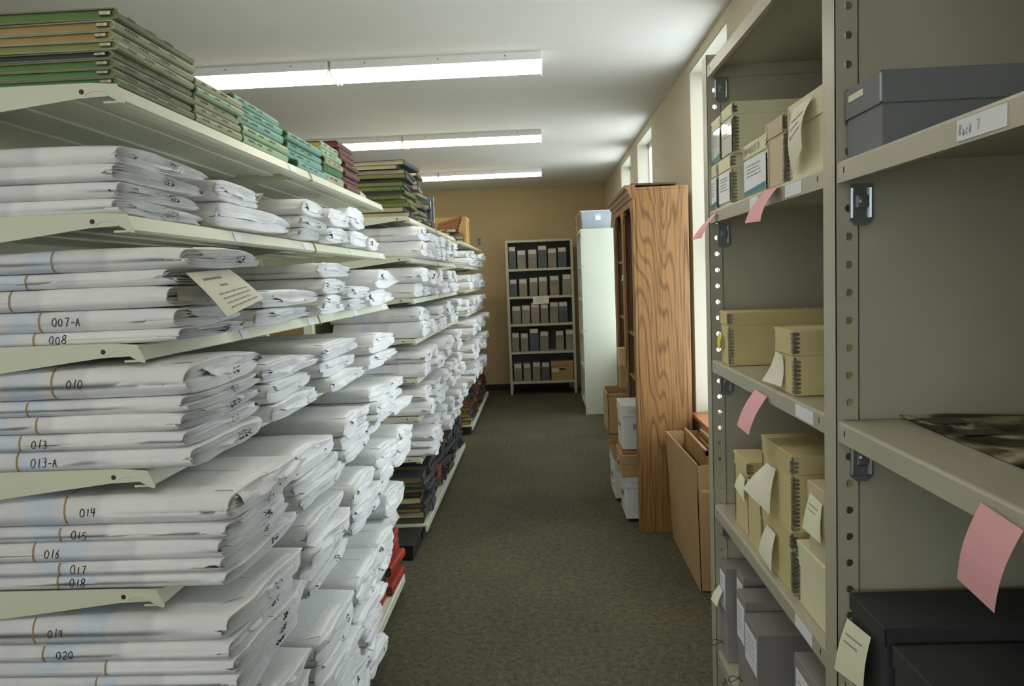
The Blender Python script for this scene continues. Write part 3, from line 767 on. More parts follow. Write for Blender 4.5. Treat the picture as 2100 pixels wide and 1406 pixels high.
def pile(y, Ly, specs, rname, stname, zbase, shelf, Dx=.40, x=XL, jit=.008, spr=SPR, group=None, post=False, rot=.02, seed=0):
    rr = random.Random(seed+int(y*100)); z = zbase+.0006
    n = len(specs)
    for i, s in enumerate(specs):
        T, cov, pg = s[:3]; dy = s[3] if len(s) > 3 else 0; L = s[4] if len(s) > 4 else Ly
        pos = 'topmost' if i == n-1 and n > 1 else 'bottom' if i == 0 else NTH[i]+' up'
        lab = '%s ledger, %s in the %s on %s shelf of %s' % (CNAME[cov.name], pos, stname, shelf, rname)
        book('ledger_book', lab, 'book', (x+rr.uniform(-jit, jit), y+Ly/2+dy, z), rr.uniform(-rot, rot), Dx+rr.uniform(-.02, .02), L, T, cov, pg, group or 'ledgers lying on the left racks', (spr if cov.name not in ('black_cloth',) else SPL) if (rname == 'nearest rack' or (shelf == 'base' and rname == 'middle rack' and y < 5.1)) else None, post=post)
        z += T+.0004
Z0 = Z[0]
pile(1.485, .325, [(.0175, SAGE, PG2), (.016, SAGE, PG2), (.018, SAGE, PG), (.015, SAGE, PD), (.0175, SAGE2, PO), (.018, SAGE2, PT), (.019, SAGE2, PT), (.0215, SAGE, PG)], 'nearest rack', 'front pile', Z0, 'top', Dx=.45, x=XL-.005, post=True)
pile(1.82, .27, [(.021, SAGE2, PO), (.020, SAGE2, PG), (.021, SAGE2, PO), (.018, PALEGR, PG), (.022, SAGE2, PG)], 'nearest rack', 'second pile', Z0, 'top', x=XL-.005)
pile(2.11, .38, [(.024, PALEGR, PGO), (.024, PALEGR, PGO, -.01), (.026, TEALC, PG, -.05, .36), (.023, TEALC, GREENC, -.05, .36), (.023, TEALC, GREENC, -.06, .36)], 'nearest rack', 'third pile', Z0, 'top', x=XL-.01)
pile(2.51, .38, [(.027, TEALC, PG, .08), (.025, TEALC, PGO), (.023, TEALC, PGO), (.026, TEALC, PG, -.03)], 'nearest rack', 'fourth pile', Z0, 'top', x=XL-.01)
pile(2.93, .27, [(.035, SAGE2, PC), (.028, GREENC, PG), (.026, SAGE2, PG), (.026, PALEGR, PG2, -.03), (.028, PALEGR, PGO, -.03)], 'nearest rack', 'fifth pile', Z0, 'top', x=XL-.015)
pile(3.22, .24, [(.019, MAROON, PT), (.018, MAROON, PT), (.018, MAROON, MAR2), (.018, MAROON, PT), (.018, MAROON, MAR2), (.018, MAROON, PT), (.022, MAROON, PC, -.08), (.022, MAROON, PT, -.08), (.024, MAROON, MAR2, -.10)], 'nearest rack', 'maroon pile', Z0, 'top', x=XL-.012, Dx=.3)
book('ledger_book', 'cream ledger at the far end of the top shelf, nearest rack', 'book', (XL-.02, 3.58, Z0+.0006), .1, .3, .2, .025, mat('cream_cloth', (.55, .50, .36), .7), PC, 'ledgers lying on the left racks')
# middle rack, top shelf
RR = random.Random(5)
def mix(n, pal, pages, lo=.018, hi=.03, dj=.02, L=None):
    return [(RR.uniform(lo, hi), RR.choice(pal), RR.choice(pages), RR.uniform(-dj, dj)) + ((RR.uniform(*L),) if L else ()) for _ in range(n)]
pile(4.72, .40, [(.030, BLK, PC), (.030, DGREY, PC, -.02), (.026, OLV, PO), (.024, OLV, PO, .02), (.026, SAGE, PO), (.024, OLV, PD, -.02), (.024, GREENC, PO), (.026, DGREY, PO), (.018, MAROON, PT, .02), (.026, DGREY, PO, -.03), (.028, BLK, PC), (.028, BLK, PC, -.02), (.030, DGREY, PC)], 'middle rack', 'front pile', Z0, 'top', Dx=.34, x=XL-.03, jit=.03, rot=.08, spr=SPL)
pile(5.20, .34, mix(9, [DGREY, SAGE, BLK, OLV, SAGE2], [PC, PO, PC]) + [(.03, SAGE2, PC), (.028, DGREY, PC), (.03, BRN, PC), (.028, OLV, PC)], 'middle rack', 'second pile', Z0, 'top', Dx=.30, x=XL-.03, jit=.035, rot=.10, spr=SPL, seed=3)
pile(5.58, .26, [(.03, MAR2, PC), (.028, MAROON, PT), (.03, BLK, PC), (.03, BLK, PC, -.03), (.034, DGREY, PC)], 'middle rack', 'third pile', Z0, 'top', Dx=.25, x=XL-.02, jit=.025, rot=.12, spr=SPL)
t = thing('magazine_box', 'white and grey magazine box upright at end of books on middle rack', 'box', (XL-.01, 5.90, Z0+.0006), .05)
obj('case', B().box(-.26, 0, 0, .09, 0, .245, .002), WBOX, t)
obj('side_panel', B().box(-.262, .002, -.003, .0, 0, .245, .001), mat('slate_side', (.16, .17, .22), .6), t)
obj('finger_hole', B().tube([(.0005, .045, .19), (.002, .045, .19)], .012, 12), BLACK, t)
obj('spine_band', B().box(.0, .002, .0, .088, .0, .05, .0005), mat('plum_band', (.16, .08, .10), .6), t)
t2 = thing('magazine_box', 'dark slate magazine box beside the white one on middle rack', 'box', (XL-.02, 5.87, Z0+.0006), .02)
obj('case', B().box(-.25, 0, -.06, -.004, 0, .235, .002), BOXSL, t2); obj('label', B().box(0, .001, -.05, -.015, .12, .2), MPAPER, t2)
# farthest rack, top shelf
pile(8.0, .30, [(.035, BLK, PC), (.035, OLV, PGO), (.03, BLK, PC), (.035, BLK, PC, .02)], 'farthest rack', 'front pile', Z0, 'top', Dx=.26, x=XL-.10, jit=.03, rot=.15, spr=SPL)
pile(8.35, .30, [(.04, BLK, PC), (.04, BRN, PC)], 'farthest rack', 'second pile', Z0, 'top', Dx=.26, x=XL-.06, jit=.03, rot=.15, spr=SPL)
for i in range(4):
    t = book('ledger_book', '%s of four brown ledgers leaning on the black pile, farthest rack' % ['lowest', 'second', 'third', 'uppermost'][i], 'book', (XL-.06+.012*i, 8.16+.008*i, Z0+.139+i*.033), .1, .25, .26, .030, BRN if i % 2 else BLK, mat('rust_edge', (.33, .13, .05), .7), 'ledgers leaning on the farthest rack', SPL)
    t.rotation_euler[1] = -.30
t = thing('storage_carton', 'tan cardboard carton standing behind the leaning ledgers on farthest rack', 'box', (-1.02, 8.75, Z0+.0006))
obj('carton_body', B().box(-.22, .20, 0, .35, 0, .30, .006), mat('ochre_board', (.62, .40, .13), .75, nscale=5, namt=.05), t)
obj('carton_lid', B().box(-.225, .205, -.005, .355, .27, .315, .006), mat('ochre_board', (0, 0, 0)), t)
t = thing('paper_bag', 'crumpled brown paper parcel before the tan carton on farthest rack', 'parcel', (-.84, 8.62, Z0+.0006))
b = bundle_shape(.22, .13, .2, 77, 3)
obj('parcel_wrap', b, mat('kraft_paper', (.36, .19, .07), .8), t, True)

# base shelves: many dark ledgers in piles and rows
def base_row(y0, y1, rname, seed, red=()):
    RR.seed(seed); y = y0; k = 0
    while y < y1-.12:
        Ly = RR.uniform(.22, .34); Ly = min(Ly, y1-y)
        if Ly < .15: break
        n = RR.choice([6, 7, 8, 9]) 
        top = .30
        sp = []; z = 0
        while z < top-.02:
            th = RR.uniform(.022, .045); z += th
            cov = RR.choice([BLK, BLK, BLK, DGREY, DGREY, BLK, MAR2]) if k not in red else RR.choice([RED, MAR2, BLK])
            sp.append((th, cov, RR.choice([PDK, PDK, PO, PT, PC]), RR.uniform(-.015, .015), Ly*RR.uniform(.8, 1.0)))
        pile(y, Ly, sp, rname, NTH[k]+' pile', ZB, 'base', Dx=.30, x=XB-.025, jit=.022, rot=.10, spr=SPL, seed=seed)
        y += Ly+.012; k += 1
pile(3.20, .38, [(.045, RED, PDK), (.045, DGREY, PDK), (.05, BLK, PDK), (.03, WHB, PC), (.045, BLK, PDK), (.04, BLK, PDK)], 'nearest rack', 'first pile', ZB, 'base', Dx=.30, x=XB-.03, jit=.02, rot=.08, spr=SPL)
pile(3.605, .28, [(.046, RED, PDK), (.042, BRN, PDK), (.044, RED, PDK, .02), (.040, RED, PDK), (.042, RED, PO, -.015), (.036, RED, PDK)], 'nearest rack', 'red pile', ZB, 'base', Dx=.30, x=XB-.02, jit=.016, rot=.08)
t = thing('floor_block', 'low black block on the floor between the nearest and middle racks', 'box', (-1.06, 4.34, 0))  # plain black block added to fill the dark floor gap between racks
obj('block_top', B().box(-.26, .268, 0, .325, .078, .09, .002), BLACK, t); obj('block_side', B().box(-.255, .262, .004, .32, .002, .078, .002), BLACK, t)
base_row(4.70, 7.08, 'middle rack', 21, red=(2,))
base_row(7.95, 10.3, 'farthest rack', 33, red=(3,))

# ================================================================== RIGHT STEEL SHELVING
XR, XRB = .505, .885
t = thing('steel_shelving', 'tan enamelled steel shelving with perforated posts along the right wall', 'shelving', (0, 0, 0))
DIV = [(.345, .405), (1.355, 1.412), (2.350, 2.410)]
SHZ = [2.205, 1.781, 1.338, .892, .428]
for di, (ya, yb) in enumerate(DIV):
    for fx, sgn in ((XR, 1), (XRB, -1)):
        b = B()
        b.box(fx, fx+sgn*.0016, ya, yb, 0.004, 2.235)                  # flange facing the aisle
        for yy, nn in ((ya, 1),):
            o0 = (fx, yy, .004); perf(b, o0, (sgn, 0, 0), (0, 0, 1), (0, 1, 0), .040, 2.231, .0225, .0068, .0478, .026, .0014)
        b.box(fx+sgn*.038, fx+sgn*.0395, ya, ya+.006, .004, 2.235).box(fx+sgn*.038, fx+sgn*.0395, yb-.006, yb, .004, 2.235)
        obj('post', b, OLIVE, t)
    obj('side_panel', B().box(XR+.036, XRB-.036, ya+.002, ya+.004, .05, 2.225), OLIVE, t)
    if False: obj('side_panel', B().box(XR+.036, XRB-.036, yb-.004, yb-.002, .05, 2.225), OLIVE, t)
for bi in range(2):
    ya, yb = DIV[bi][1]+.003, DIV[bi+1][0]-.003
    obj('back_sheet', B().box(XRB-.0024, XRB-.0016, ya-.05, yb+.004, .06, 2.2), OLIVE, t)
    for si, z in enumerate(SHZ):
        b = B()
        x0, x1 = XR+.002, XRB-.003
        if si == 0:
            b.box(x0+.004, x0+.15, ya, yb, z-.002, z).box(x0+.19, x1, ya, yb, z-.002, z)
            perf(b, (x0+.15, ya, z-.002), (1, 0, 0), (0, 1, 0), (0, 0, 1), .04, yb-ya, .02, .0026, .085, .05, .0014, 8)
        else: b.box(x0+.004, x1, ya, yb, z-.002, z)
        # rounded front lip
        lip = [(x0+.006, z), (x0+.002, z-.001), (x0, z-.005), (x0, z-.036), (x0+.012, z-.036), (x0+.012, z-.034), (x0+.002, z-.034), (x0+.002, z-.005), (x0+.006, z-.002)]
        b.prism(lip, 1, ya, yb)
        b.box(x1-.002, x1, ya, yb, z-.036, z).box(x0+.012, x1, ya, ya+.002, z-.036, z).box(x0+.012, x1, yb-.002, yb, z-.036, z)
        s = obj('shelf', b, OLIVE, t)
        obj('slot', B().box(x0-.0006, x0+.0002, ya+.028, ya+.031, z-.022, z-.012).box(x0-.0006, x0+.0002, yb-.031, yb-.028, z-.022, z-.012), BLACK, s)
        if si > 0 and si < 4:
            ly = {1: 1.53, 2: 1.475, 3: 1.49}[si] if bi == 1 else {1: .87, 2: .52, 3: .6}[si]
            tape = [(ly, ly+.10)] + ([(1.83, 1.90)] if (bi == 1 and si == 1) else [])
            for (a, c) in tape: obj('shelf_label', B().box(x0-.0012, x0-.0002, a, c, z-.032, z-.007), MPAPER, s)
            if bi == 0 and si == 1:
                fn = lambda u, v: (x0-.0018, .965-u, z-.028+v)
                obj('ink_lettering', write('Rack 7', .012, .0012, fn, .0, .002, .8, .1), PRINT, s)
        # zinc corner clips under the shelf
        for yy, sg in ((ya, 1), (yb, -1)):
            c = B(); cx = x0+.020
            c.box(cx, cx+.040, yy, yy+sg*.003, z-.098, z-.038, .001)
            for rx in (.003, .034): c.tube([(cx+rx, yy+sg*.005, z-.095), (cx+rx, yy+sg*.006, z-.045)], .0035, 6)
            c.box(cx+.010, cx+.030, yy+sg*.002, yy+sg*.008, z-.080, z-.055, .003)
            c.tube([(cx+.02, yy+sg*.008, z-.066), (cx+.02, yy+sg*.013, z-.066)], .0055, 8)
            c.prism([(cx, z-.098), (cx+.04, z-.098), (cx+.03, z-.108), (cx+.01, z-.108)], 1, yy, yy+sg*.003)
            obj('corner_clip', c, CHROME, t)

# ------------------------------------------------------------------ boxes
def edge_strip(b, x, y, z0, z1, sx, sy, w=.011, step=.009):
    """scalloped metal edge on a vertical corner at (x,y); faces lie towards sx / sy"""
    e = .0008
    b.box(x-sx*0, x-sx*.004, y+sy*e, y, z0, z1); b.box(x+sx*e, x, y, y-sy*.004, z0, z1)
    z = z0+step/2
    while z < z1-step*.3:
        k = 6
        for fac in (0, 1):
            pts = [(0, -step*.5)] + [(w*sin(pi*j/k)**.8 if 0 < j < k else 0, -step*.42*cos(pi*j/k)) for j in range(k+1)] + [(0, step*.5)]
            vs = []
            for (u, v) in pts:
                if fac == 0: vs.append((x-sx*(u+.003), y+sy*(e+.0006), z+v))
                else: vs.append((x+sx*(e+.0006), y-sy*(u+.003), z+v))
            b.add(vs, [tuple(range(len(vs)))])
        z += step
def abox(name, label, y0, y1, z0, z1, x0, x1, m, lid=.045, m2=None, group=None, edge=True, rz=0, labelm=None, cat='box'):
    """archival box with a telescoping lid; its front end faces the aisle (-x)"""
    cy = (y0+y1)/2
    t = thing(name, label, cat, (x0, cy, z0), rz, group)
    h = (y1-y0)/2; d = x1-x0; H = z1-z0
    obj('box_base', B().box(.003, d-.003, -h+.003, h-.003, 0, H-.004, .0015), m, t)
    if lid:
        b = B()
        # lid as a shell: top plus four skirts
        b.box(0, d, -h, h, H-.003, H, .0012).box(0, .0025, -h, h, H-lid, H-.001, .0008).box(d-.0025, d, -h, h, H-lid, H-.001, .0008).box(0, d, -h, -h+.0025, H-lid, H-.001, .0008).box(0, d, h-.0025, h, H-lid, H-.001, .0008)
        obj('lid', b, m2 or m, t)
    if edge:
        b = B(); edge_strip(b, .003, -h+.003, .004, H-lid-.004, -1, -1); obj('metal_edge', b, METAL, t)
        b = B(); edge_strip(b, .0, -h, H-lid+.004, H-.004, -1, -1); obj('metal_edge', b, METAL, t)
        b = B(); edge_strip(b, .003, h-.003, .004, H-lid-.004, -1, 1); obj('metal_edge', b, METAL, t)
        b = B(); edge_strip(b, .0, h, H-lid+.004, H-.004, -1, 1); obj('metal_edge', b, METAL, t)
    return t
def front_label(t, y0, y1, z0, z1, x=-.0012, rows=4, teal=True, seed=1, m=MPAPER, cat=None):
    l = obj('box_label', B().box(x, x+.0006, y0, y1, z0, z1), m, t)
    fn = lambda u, v: (x-.0006, y1-u, z0+v)
    H = z1-z0
    if rows: obj('printed_text', print_lines(fn, (y1-y0)*.15, (y1-y0)*.85, H*.8, rows, H*.10, H*.03, seed), PRINT, l)
    if teal: obj('printed_band', B().quad(fn(0.001, .001), fn(y1-y0-.001, .001), fn(y1-y0-.001, H*.20), fn(.001, H*.10)), TEAL, l)
zs = SHZ[1]+.0008
X0 = .515
t = abox('archival_box', 'cream metal-edged box, lower left of the stacked four on upper shelf', 2.275, 2.385, zs, zs+.130, X0, .80, BOXC, .034); front_label(t, -.045, .045, .006, .092, rows=5)
t = abox('archival_box', 'cream metal-edged box, lower right of the stacked four on upper shelf', 2.115, 2.268, zs, zs+.130, X0, .80, BOXC, .034); front_label(t, -.062, .062, .010, .09, rows=5, teal=False, seed=4)
GLOSS = mat('glossy_sleeve', (.72, .74, .72), .08, coat=1)
t = abox('archival_box', 'cream box with glossy sleeve, upper left of the stacked four', 2.225, 2.350, zs+.1305, zs+.256, X0, .82, BOXC, .030); front_label(t, -.052, .052, .004, .092, rows=4, teal=True, seed=6, m=GLOSS)
t = abox('archival_box', 'cream box with glossy sleeve, upper right of the stacked four', 2.088, 2.220, zs+.1305, zs+.262, X0, .84, BOXC, .032); front_label(t, -.055, .055, .004, .094, rows=4, teal=False, seed=7, m=GLOSS)
t = abox('archival_box', 'white labelled box with handwritten lid and teal band on upper shelf', 1.785, 1.990, zs, zs+.128, X0, .80, BOXC, .034); front_label(t, -.095, .092, .006, .088, rows=4, seed=9)
obj('ink_lettering', write('FERN MUELLER CO', .015, .0017, lambda u, v: (-.0012, .095-u, .103+v), .0, 0, .78, .2, 4), INK, t)
t = abox('archival_box', 'pale tan box with metal edge between labelled and largest box', 1.655, 1.778, zs, zs+.142, X0-.004, .82, BOXP, .036)
t = abox('archival_box', 'largest cream box with a curling note, next to post on upper shelf', 1.425, 1.635, zs, zs+.150, X0, .84, BOXC, .05)
def note(name, label, pts, m, curl, nrm=(-1, 0, 0), cat='note', group=None, rows=0, n=10):
    c = sum((Vector(p) for p in pts), Vector())/4
    t = thing(name, label, cat, tuple(c), 0, group)
    b = sheet([Vector(p)-c for p in pts], curl, n, 3, Vector(nrm))
    obj('note_sheet', solid(b, nrm, .0004), m, t, False)
    if rows:
        P = [Vector(p)-c for p in pts]
        def fn(u, v):
            return tuple(P[0].lerp(P[1], u).lerp(P[3].lerp(P[2], u), 1-v) + Vector(nrm)*(curl*sin(pi*(1-v))+.0018))
        obj('faint_writing', print_lines(fn, .15, .85, .75, rows, .14, .03, 3), PRINT, t)
    return t
note('paper_note', 'pale paper note curling off the largest cream box on upper shelf', [(X0-.006, 1.580, zs+.135), (X0-.004, 1.478, zs+.138), (X0-.024, 1.478, zs+.045), (X0-.006, 1.590, zs+.012)], CARD, .010, rows=3)
# middle shelf
zs = SHZ[2]+.0008
t = abox('archival_box', 'long tan metal-edged box at far end of the middle shelf', 2.165, 2.29, zs, zs+.150, X0, .87, BOXT, .036)
t.rotation_euler[2] = -.04
note('sticky_note', 'yellow sticky note on end of the long tan box', [(X0-.0045, 2.272, zs+.085), (X0-.0045, 2.232, zs+.082), (X0-.009, 2.236, zs+.040), (X0-.007, 2.276, zs+.043)], YEL, .002)
t = abox('archival_box', 'deep-lidded tan box in the middle of the middle shelf', 1.615, 1.752, zs, zs+.137, X0, .86, BOXT, .052)
note('paper_note', 'white note curling from under the lid of deep-lidded tan box', [(X0-.002, 1.728, zs+.084), (X0-.002, 1.68, zs+.080), (X0-.006, 1.678, zs+.012), (X0-.028, 1.745, zs+.018)], CARD, -.004)
# lower shelf
zs = SHZ[3]+.0008
t = abox('archival_box', 'small tan box at far end of the lower shelf with a note', 2.03, 2.19, zs, zs+.205, X0+.012, .80, BOXT, .036)
note('paper_note', 'small pale note on the far tan box of lower shelf', [(X0+.010, 2.10, zs+.160), (X0+.010, 2.055, zs+.155), (X0+.006, 2.05, zs+.095), (X0-.004, 2.115, zs+.120)], PALEN, .002)
t = abox('archival_box', 'narrow plain tan box between two larger tan boxes, lower shelf', 1.908, 2.022, zs, zs+.165, X0+.006, .80, BOXT, .010, edge=False)
t = abox('archival_box', 'large tan box under another, note on front, lower shelf', 1.660, 1.902, zs, zs+.142, X0+.008, .85, BOXT, .040)
t2 = abox('archival_box', 'large tan box on top of another with big curling note, lower shelf', 1.648, 1.885, zs+.1425, zs+.312, X0+.006, .85, BOXT, .042)
note('paper_note', 'large pale note curling off the upper tan box, lower shelf', [(X0+.003, 1.825, zs+.255), (X0+.003, 1.755, zs+.258), (X0-.010, 1.762, zs+.150), (X0-.045, 1.86, zs+.185)], CARD, .004)
note('paper_note', 'pale note hanging from the lid of the lower tan box', [(X0+.004, 1.832, zs+.103), (X0+.004, 1.765, zs+.103), (X0-.004, 1.772, zs+.010), (X0-.012, 1.85, zs+.030)], CARD, .004)
t = abox('archival_box', 'cream lidded box beside the post, lower shelf, bottom one', 1.440, 1.637, zs, zs+.135, X0+.010, .82, BOXC, .040, edge=True)
t = abox('archival_box', 'pinkish tan box on top of cream box by the post, lower shelf', 1.425, 1.572, zs+.1355, zs+.282, X0+.012, .80, BOXP, .09, edge=False)
note('sticky_note', 'pale green sticky note on the pinkish tan box', [(X0+.0095, 1.545, zs+.262), (X0+.0095, 1.480, zs+.258), (X0+.006, 1.480, zs+.180), (X0-.006, 1.548, zs+.19)], PALEN, .002, rows=2)
# bottom shelf: grey document cases
zs = SHZ[4]+.0008
def doccase(label, y0, y1, H, x0, x1, m, rz=0, tilt=0, group='grey document cases on the bottom shelf', loop=True, lab=(.55, .92), labw=.8):
    h = (y1-y0)/2; d = x1-x0
    t = thing('document_case', label, 'box', (x0, (y0+y1)/2, zs), rz, group)
    obj('case_body', B().box(.002, d, -h+.002, h-.002, 0, H-.02, .0015), m, t)
    # flip lid wraps over the top and part-way down the front with a slanted edge
    b = B().box(0, d+.001, -h, h, H-.022, H, .0015).box(-.0005, .0016, -h, h, H*.42, H-.01, .0008)
    b.prism([(.0, H-.02), (d*.9, H-.02), (d*.9, H-.05), (.0, H*.42)], 1, -h-.0006, -h+.001)
    obj('flip_lid', b, m, t)
    l = obj('box_label', B().box(-.0014, -.0006, -h*labw, h*labw, H*lab[0], H*lab[1]), MPAPER, t)
    obj('printed_text', print_lines(lambda u, v: (-.002, h*labw-u, H*lab[0]+v), h*.2, h*1.4, H*(lab[1]-lab[0])*.8, 4, H*.06, H*.012, int(y0*100)), PRINT, l)
    if loop:
        obj('pull_string', B().tube([(-.001+ -.035*sin(pi*i/14), -h*.3+h*.6*i/14, H*.16+.012*sin(2*pi*i/14)) for i in range(15)], .0011, 5), BLACK, t)
    if tilt: t.rotation_euler[1] = tilt
    return t
doccase('grey document case at the far end of bottom shelf', 2.262, 2.342, .292, X0+.002, .83, BOXG)
doccase('grey document case, second from far end of bottom shelf', 2.165, 2.248, .30, X0+.030, .84, BOXG, loop=False)
doccase('grey document case, third from far end, with pull string', 2.04, 2.135, .285, X0+.002, .82, BOXG)
doccase('widest grey document case, fourth from far end of bottom shelf', 1.895, 2.03, .262, X0-.004, .82, BOXG, loop=False)
doccase('grey document case leaning beside the post on bottom shelf', 1.50, 1.645, .345, X0+.006, .82, BOXG, loop=False)
note('sticky_note', 'pale yellow sticky note on the far grey document case', [(X0-.002, 2.335, zs+.215), (X0-.002, 2.285, zs+.215), (X0-.020, 2.285, zs+.165), (X0-.026, 2.345, zs+.165)], PALEN, .002)
# nearer bay
zs = SHZ[1]+.0008
t = abox('flat_storage_box', 'slate grey lidded box on upper shelf of nearer bay', .84, 1.338, zs, zs+.112, X0, .865, BOXSL, .048, edge=False)
# only the end by the post is visible: keep a narrow box, long into the shelf
bpy.data.objects.remove([c for c in t.children if c.name.startswith('lid')][0]); bpy.data.objects.remove([c for c in t.children if c.name.startswith('box_base')][0])
LABELS.discard(t['label']); bpy.data.objects.remove(t)
t = abox('flat_storage_box', 'slate grey lidded box on upper shelf of nearer bay', 1.20, 1.338, zs, zs+.112, X0, .87, BOXSL, .048, edge=False)
obj('box_label', B().box(-.0008, -.0001, -.005, .052, .090, .100), CARD, t)
obj('corner_tape', B().box(-.001, .002, -.071, -.066, .066, .108, .0005), mat('blue_grey_tape', (.35, .40, .42), .3), t)  # blue-grey strip over the near corner of the lid
zs = SHZ[2]+.0008
t = thing('old_photograph', 'large old brown photograph lying flat on nearer middle shelf', 'photograph', (.72, 1.05, zs), 0)
sh_ = sheet([(.10, .42-.15, .001), (.145, -.40, .001), (-.125, -.42, .001), (-.105, .325, .001)], 0, 10, 10)
b = B(); b.v = [(v[0], v[1], v[2]+.004*max(0, v[1]-.1)/.3) for v in sh_.v]; b.f = sh_.f
obj('print', solid(b, (0, 0, 1), .0015), PHOTO, t)
for (a, c, e, g_) in ((-.09, -.03, .22, .27), (-.085, -.02, .13, .17), (.0, .06, -.05, .02)):
    obj('pasted_caption', B().box(a, c, e, g_, .0046, .0052), mat('dark_caption', (.04, .04, .035), .5), t)
zs = SHZ[3]+.0008
t = abox('flat_storage_box', 'black lidded box behind pink note on lower shelf of nearer bay', 1.198, 1.340, zs, zs+.142, X0+.006, .872, BOXBK, .030, edge=False)
t2 = abox('flat_storage_box', 'black box in front of lidded one, cut by the frame corner', .86, 1.188, zs, zs+.120, X0+.012, .872, BOXBK, .034, edge=False)
note('paper_note', 'pale green note stuck on the black box', [(X0-.0005, 1.333, zs+.098), (X0-.0005, 1.235, zs+.110), (X0-.007, 1.25, zs+.012), (X0-.016, 1.352, zs-.004)], PALEN, .003, rows=2)
# pink slips hanging from shelf lips
XP = XR-.0015
PGP = 'pink paper slips hanging from shelf lips'
note('pink_slip', 'narrow pink slip at far post hanging from upper shelf', [(XP, 2.285, 1.768), (XP, 2.240, 1.768), (.462, 2.245, 1.700), (.440, 2.275, 1.696)], PINK, .006, group=PGP, cat='paper slip')
note('pink_slip', 'longer pink slip hanging from upper shelf below labelled box', [(XP, 1.752, 1.778), (XP, 1.660, 1.778), (.466, 1.668, 1.706), (.454, 1.745, 1.708)], PINK, .008, group=PGP, cat='paper slip')
note('pink_slip', 'pink slip hanging from the middle shelf', [(XP, 1.865, 1.318), (XP, 1.765, 1.316), (.466, 1.785, 1.225), (.456, 1.850, 1.235)], PINK, .006, group=PGP, cat='paper slip')
note('pink_slip', 'large pink note on shelf lip at right edge of picture', [(XP, .905, 1.325), (XP, .825, 1.318), (.499, .868, 1.208), (.493, .935, 1.222)], PINK, .006, group=PGP, cat='paper slip')

# ================================================================== OAK BOOKCASE
BX0, BX1, BY0, BY1, BH = .560, .895, 4.73, 5.93, 2.105
t = thing('oak_bookcase', 'tall oak bookcase with scalloped openings against right wall', 'bookcase', (0, 0, 0))
obj('side_panel', B().box(BX0+.02, BX1, BY0, BY0+.022, 0, BH, .002), OAK, t)
obj('side_panel', B().box(BX0+.02, BX1, BY1-.022, BY1, 0, BH, .002), OAK, t)
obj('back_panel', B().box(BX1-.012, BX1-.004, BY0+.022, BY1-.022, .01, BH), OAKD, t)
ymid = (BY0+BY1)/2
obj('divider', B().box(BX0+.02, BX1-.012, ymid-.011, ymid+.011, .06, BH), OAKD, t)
for y0_, y1_ in ((BY0, BY0+.075), (ymid-.04, ymid+.04), (BY1-.075, BY1)):
    obj('face_stile', B().box(BX0, BX0+.02, y0_, y1_, 0, BH, .003), OAK, t)
for y0_, y1_ in ((BY0+.075, ymid-.04), (ymid+.04, BY1-.075)):
    w_ = y1_-y0_; pts = [(y0_, BH), (y0_, BH-.16), (y0_+.02, BH-.16), (y0_+.03, BH-.125), (y0_+.06, BH-.115), (y0_+.07, BH-.09), (y1_-.07, BH-.09), (y1_-.06, BH-.115), (y1_-.03, BH-.125), (y1_-.02, BH-.16), (y1_, BH-.16), (y1_, BH)]
    obj('scalloped_rail', B().prism(pts, 0, BX0+.001, BX0+.019), OAK, t)
    for z in ([1.95-.23, 1.22, .93] if y0_ < ymid-.1 else [1.70, 1.30, .80]):
        if y0_ < ymid-.1 and z > 1.5: continue
        obj('shelf', B().box(BX0+.024, BX1-.014, y0_-.03, y1_+.03, z-.02, z, .003), OAK, t)
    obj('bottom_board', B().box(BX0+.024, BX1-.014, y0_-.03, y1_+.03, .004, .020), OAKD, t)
obj('top_board', B().box(BX0+.02, BX1, BY0, BY1, BH-.001, BH+.016, .003), OAK, t)
crown = [(BX0+.02, BH-.05), (BX0-.006, BH-.05), (BX0-.014, BH-.030), (BX0-.024, BH-.020), (BX0-.026, BH), (BX0-.040, BH+.010), (BX0-.042, BH+.030), (BX0+.02, BH+.030)]
obj('crown_moulding', B().prism(crown, 1, BY0-.012, BY1+.012), OAK, t)
t = thing('framed_board', 'dark flat board lying on top of the oak bookcase', 'board', (.70, 5.2, BH+.0305))
obj('board', B().box(-.13, .14, -.42, .5, 0, .014, .003), mat('dark_wood', (.10, .065, .04), .5), t); obj('board_edge', B().box(-.134, -.128, -.42, .5, 0, .018, .002), mat('dark_wood', (0, 0, 0)), t)
t = thing('paper_tag', 'small white tag stuck to the middle stile of the oak bookcase', 'tag', (BX0-.0015, 5.365, 1.56)); obj('tag_card', solid(sheet([(0, .03, .04), (0, -.03, .04), (-.005, -.03, 0), (-.005, .03, 0)], .004), (-1, 0, 0), .001), MPAPER, t)
t = thing('storage_carton', 'tan lidded carton standing in far opening of the bookcase', 'box', (.531, 5.45, .8006))
obj('carton_body', B().box(0, .27, 0, .11, 0, .24, .003), CARDB, t); obj('carton_lid', B().box(-.004, .274, -.004, .114, .16, .285, .003), mat('pale_cardboard', (.62, .43, .2), .75), t)
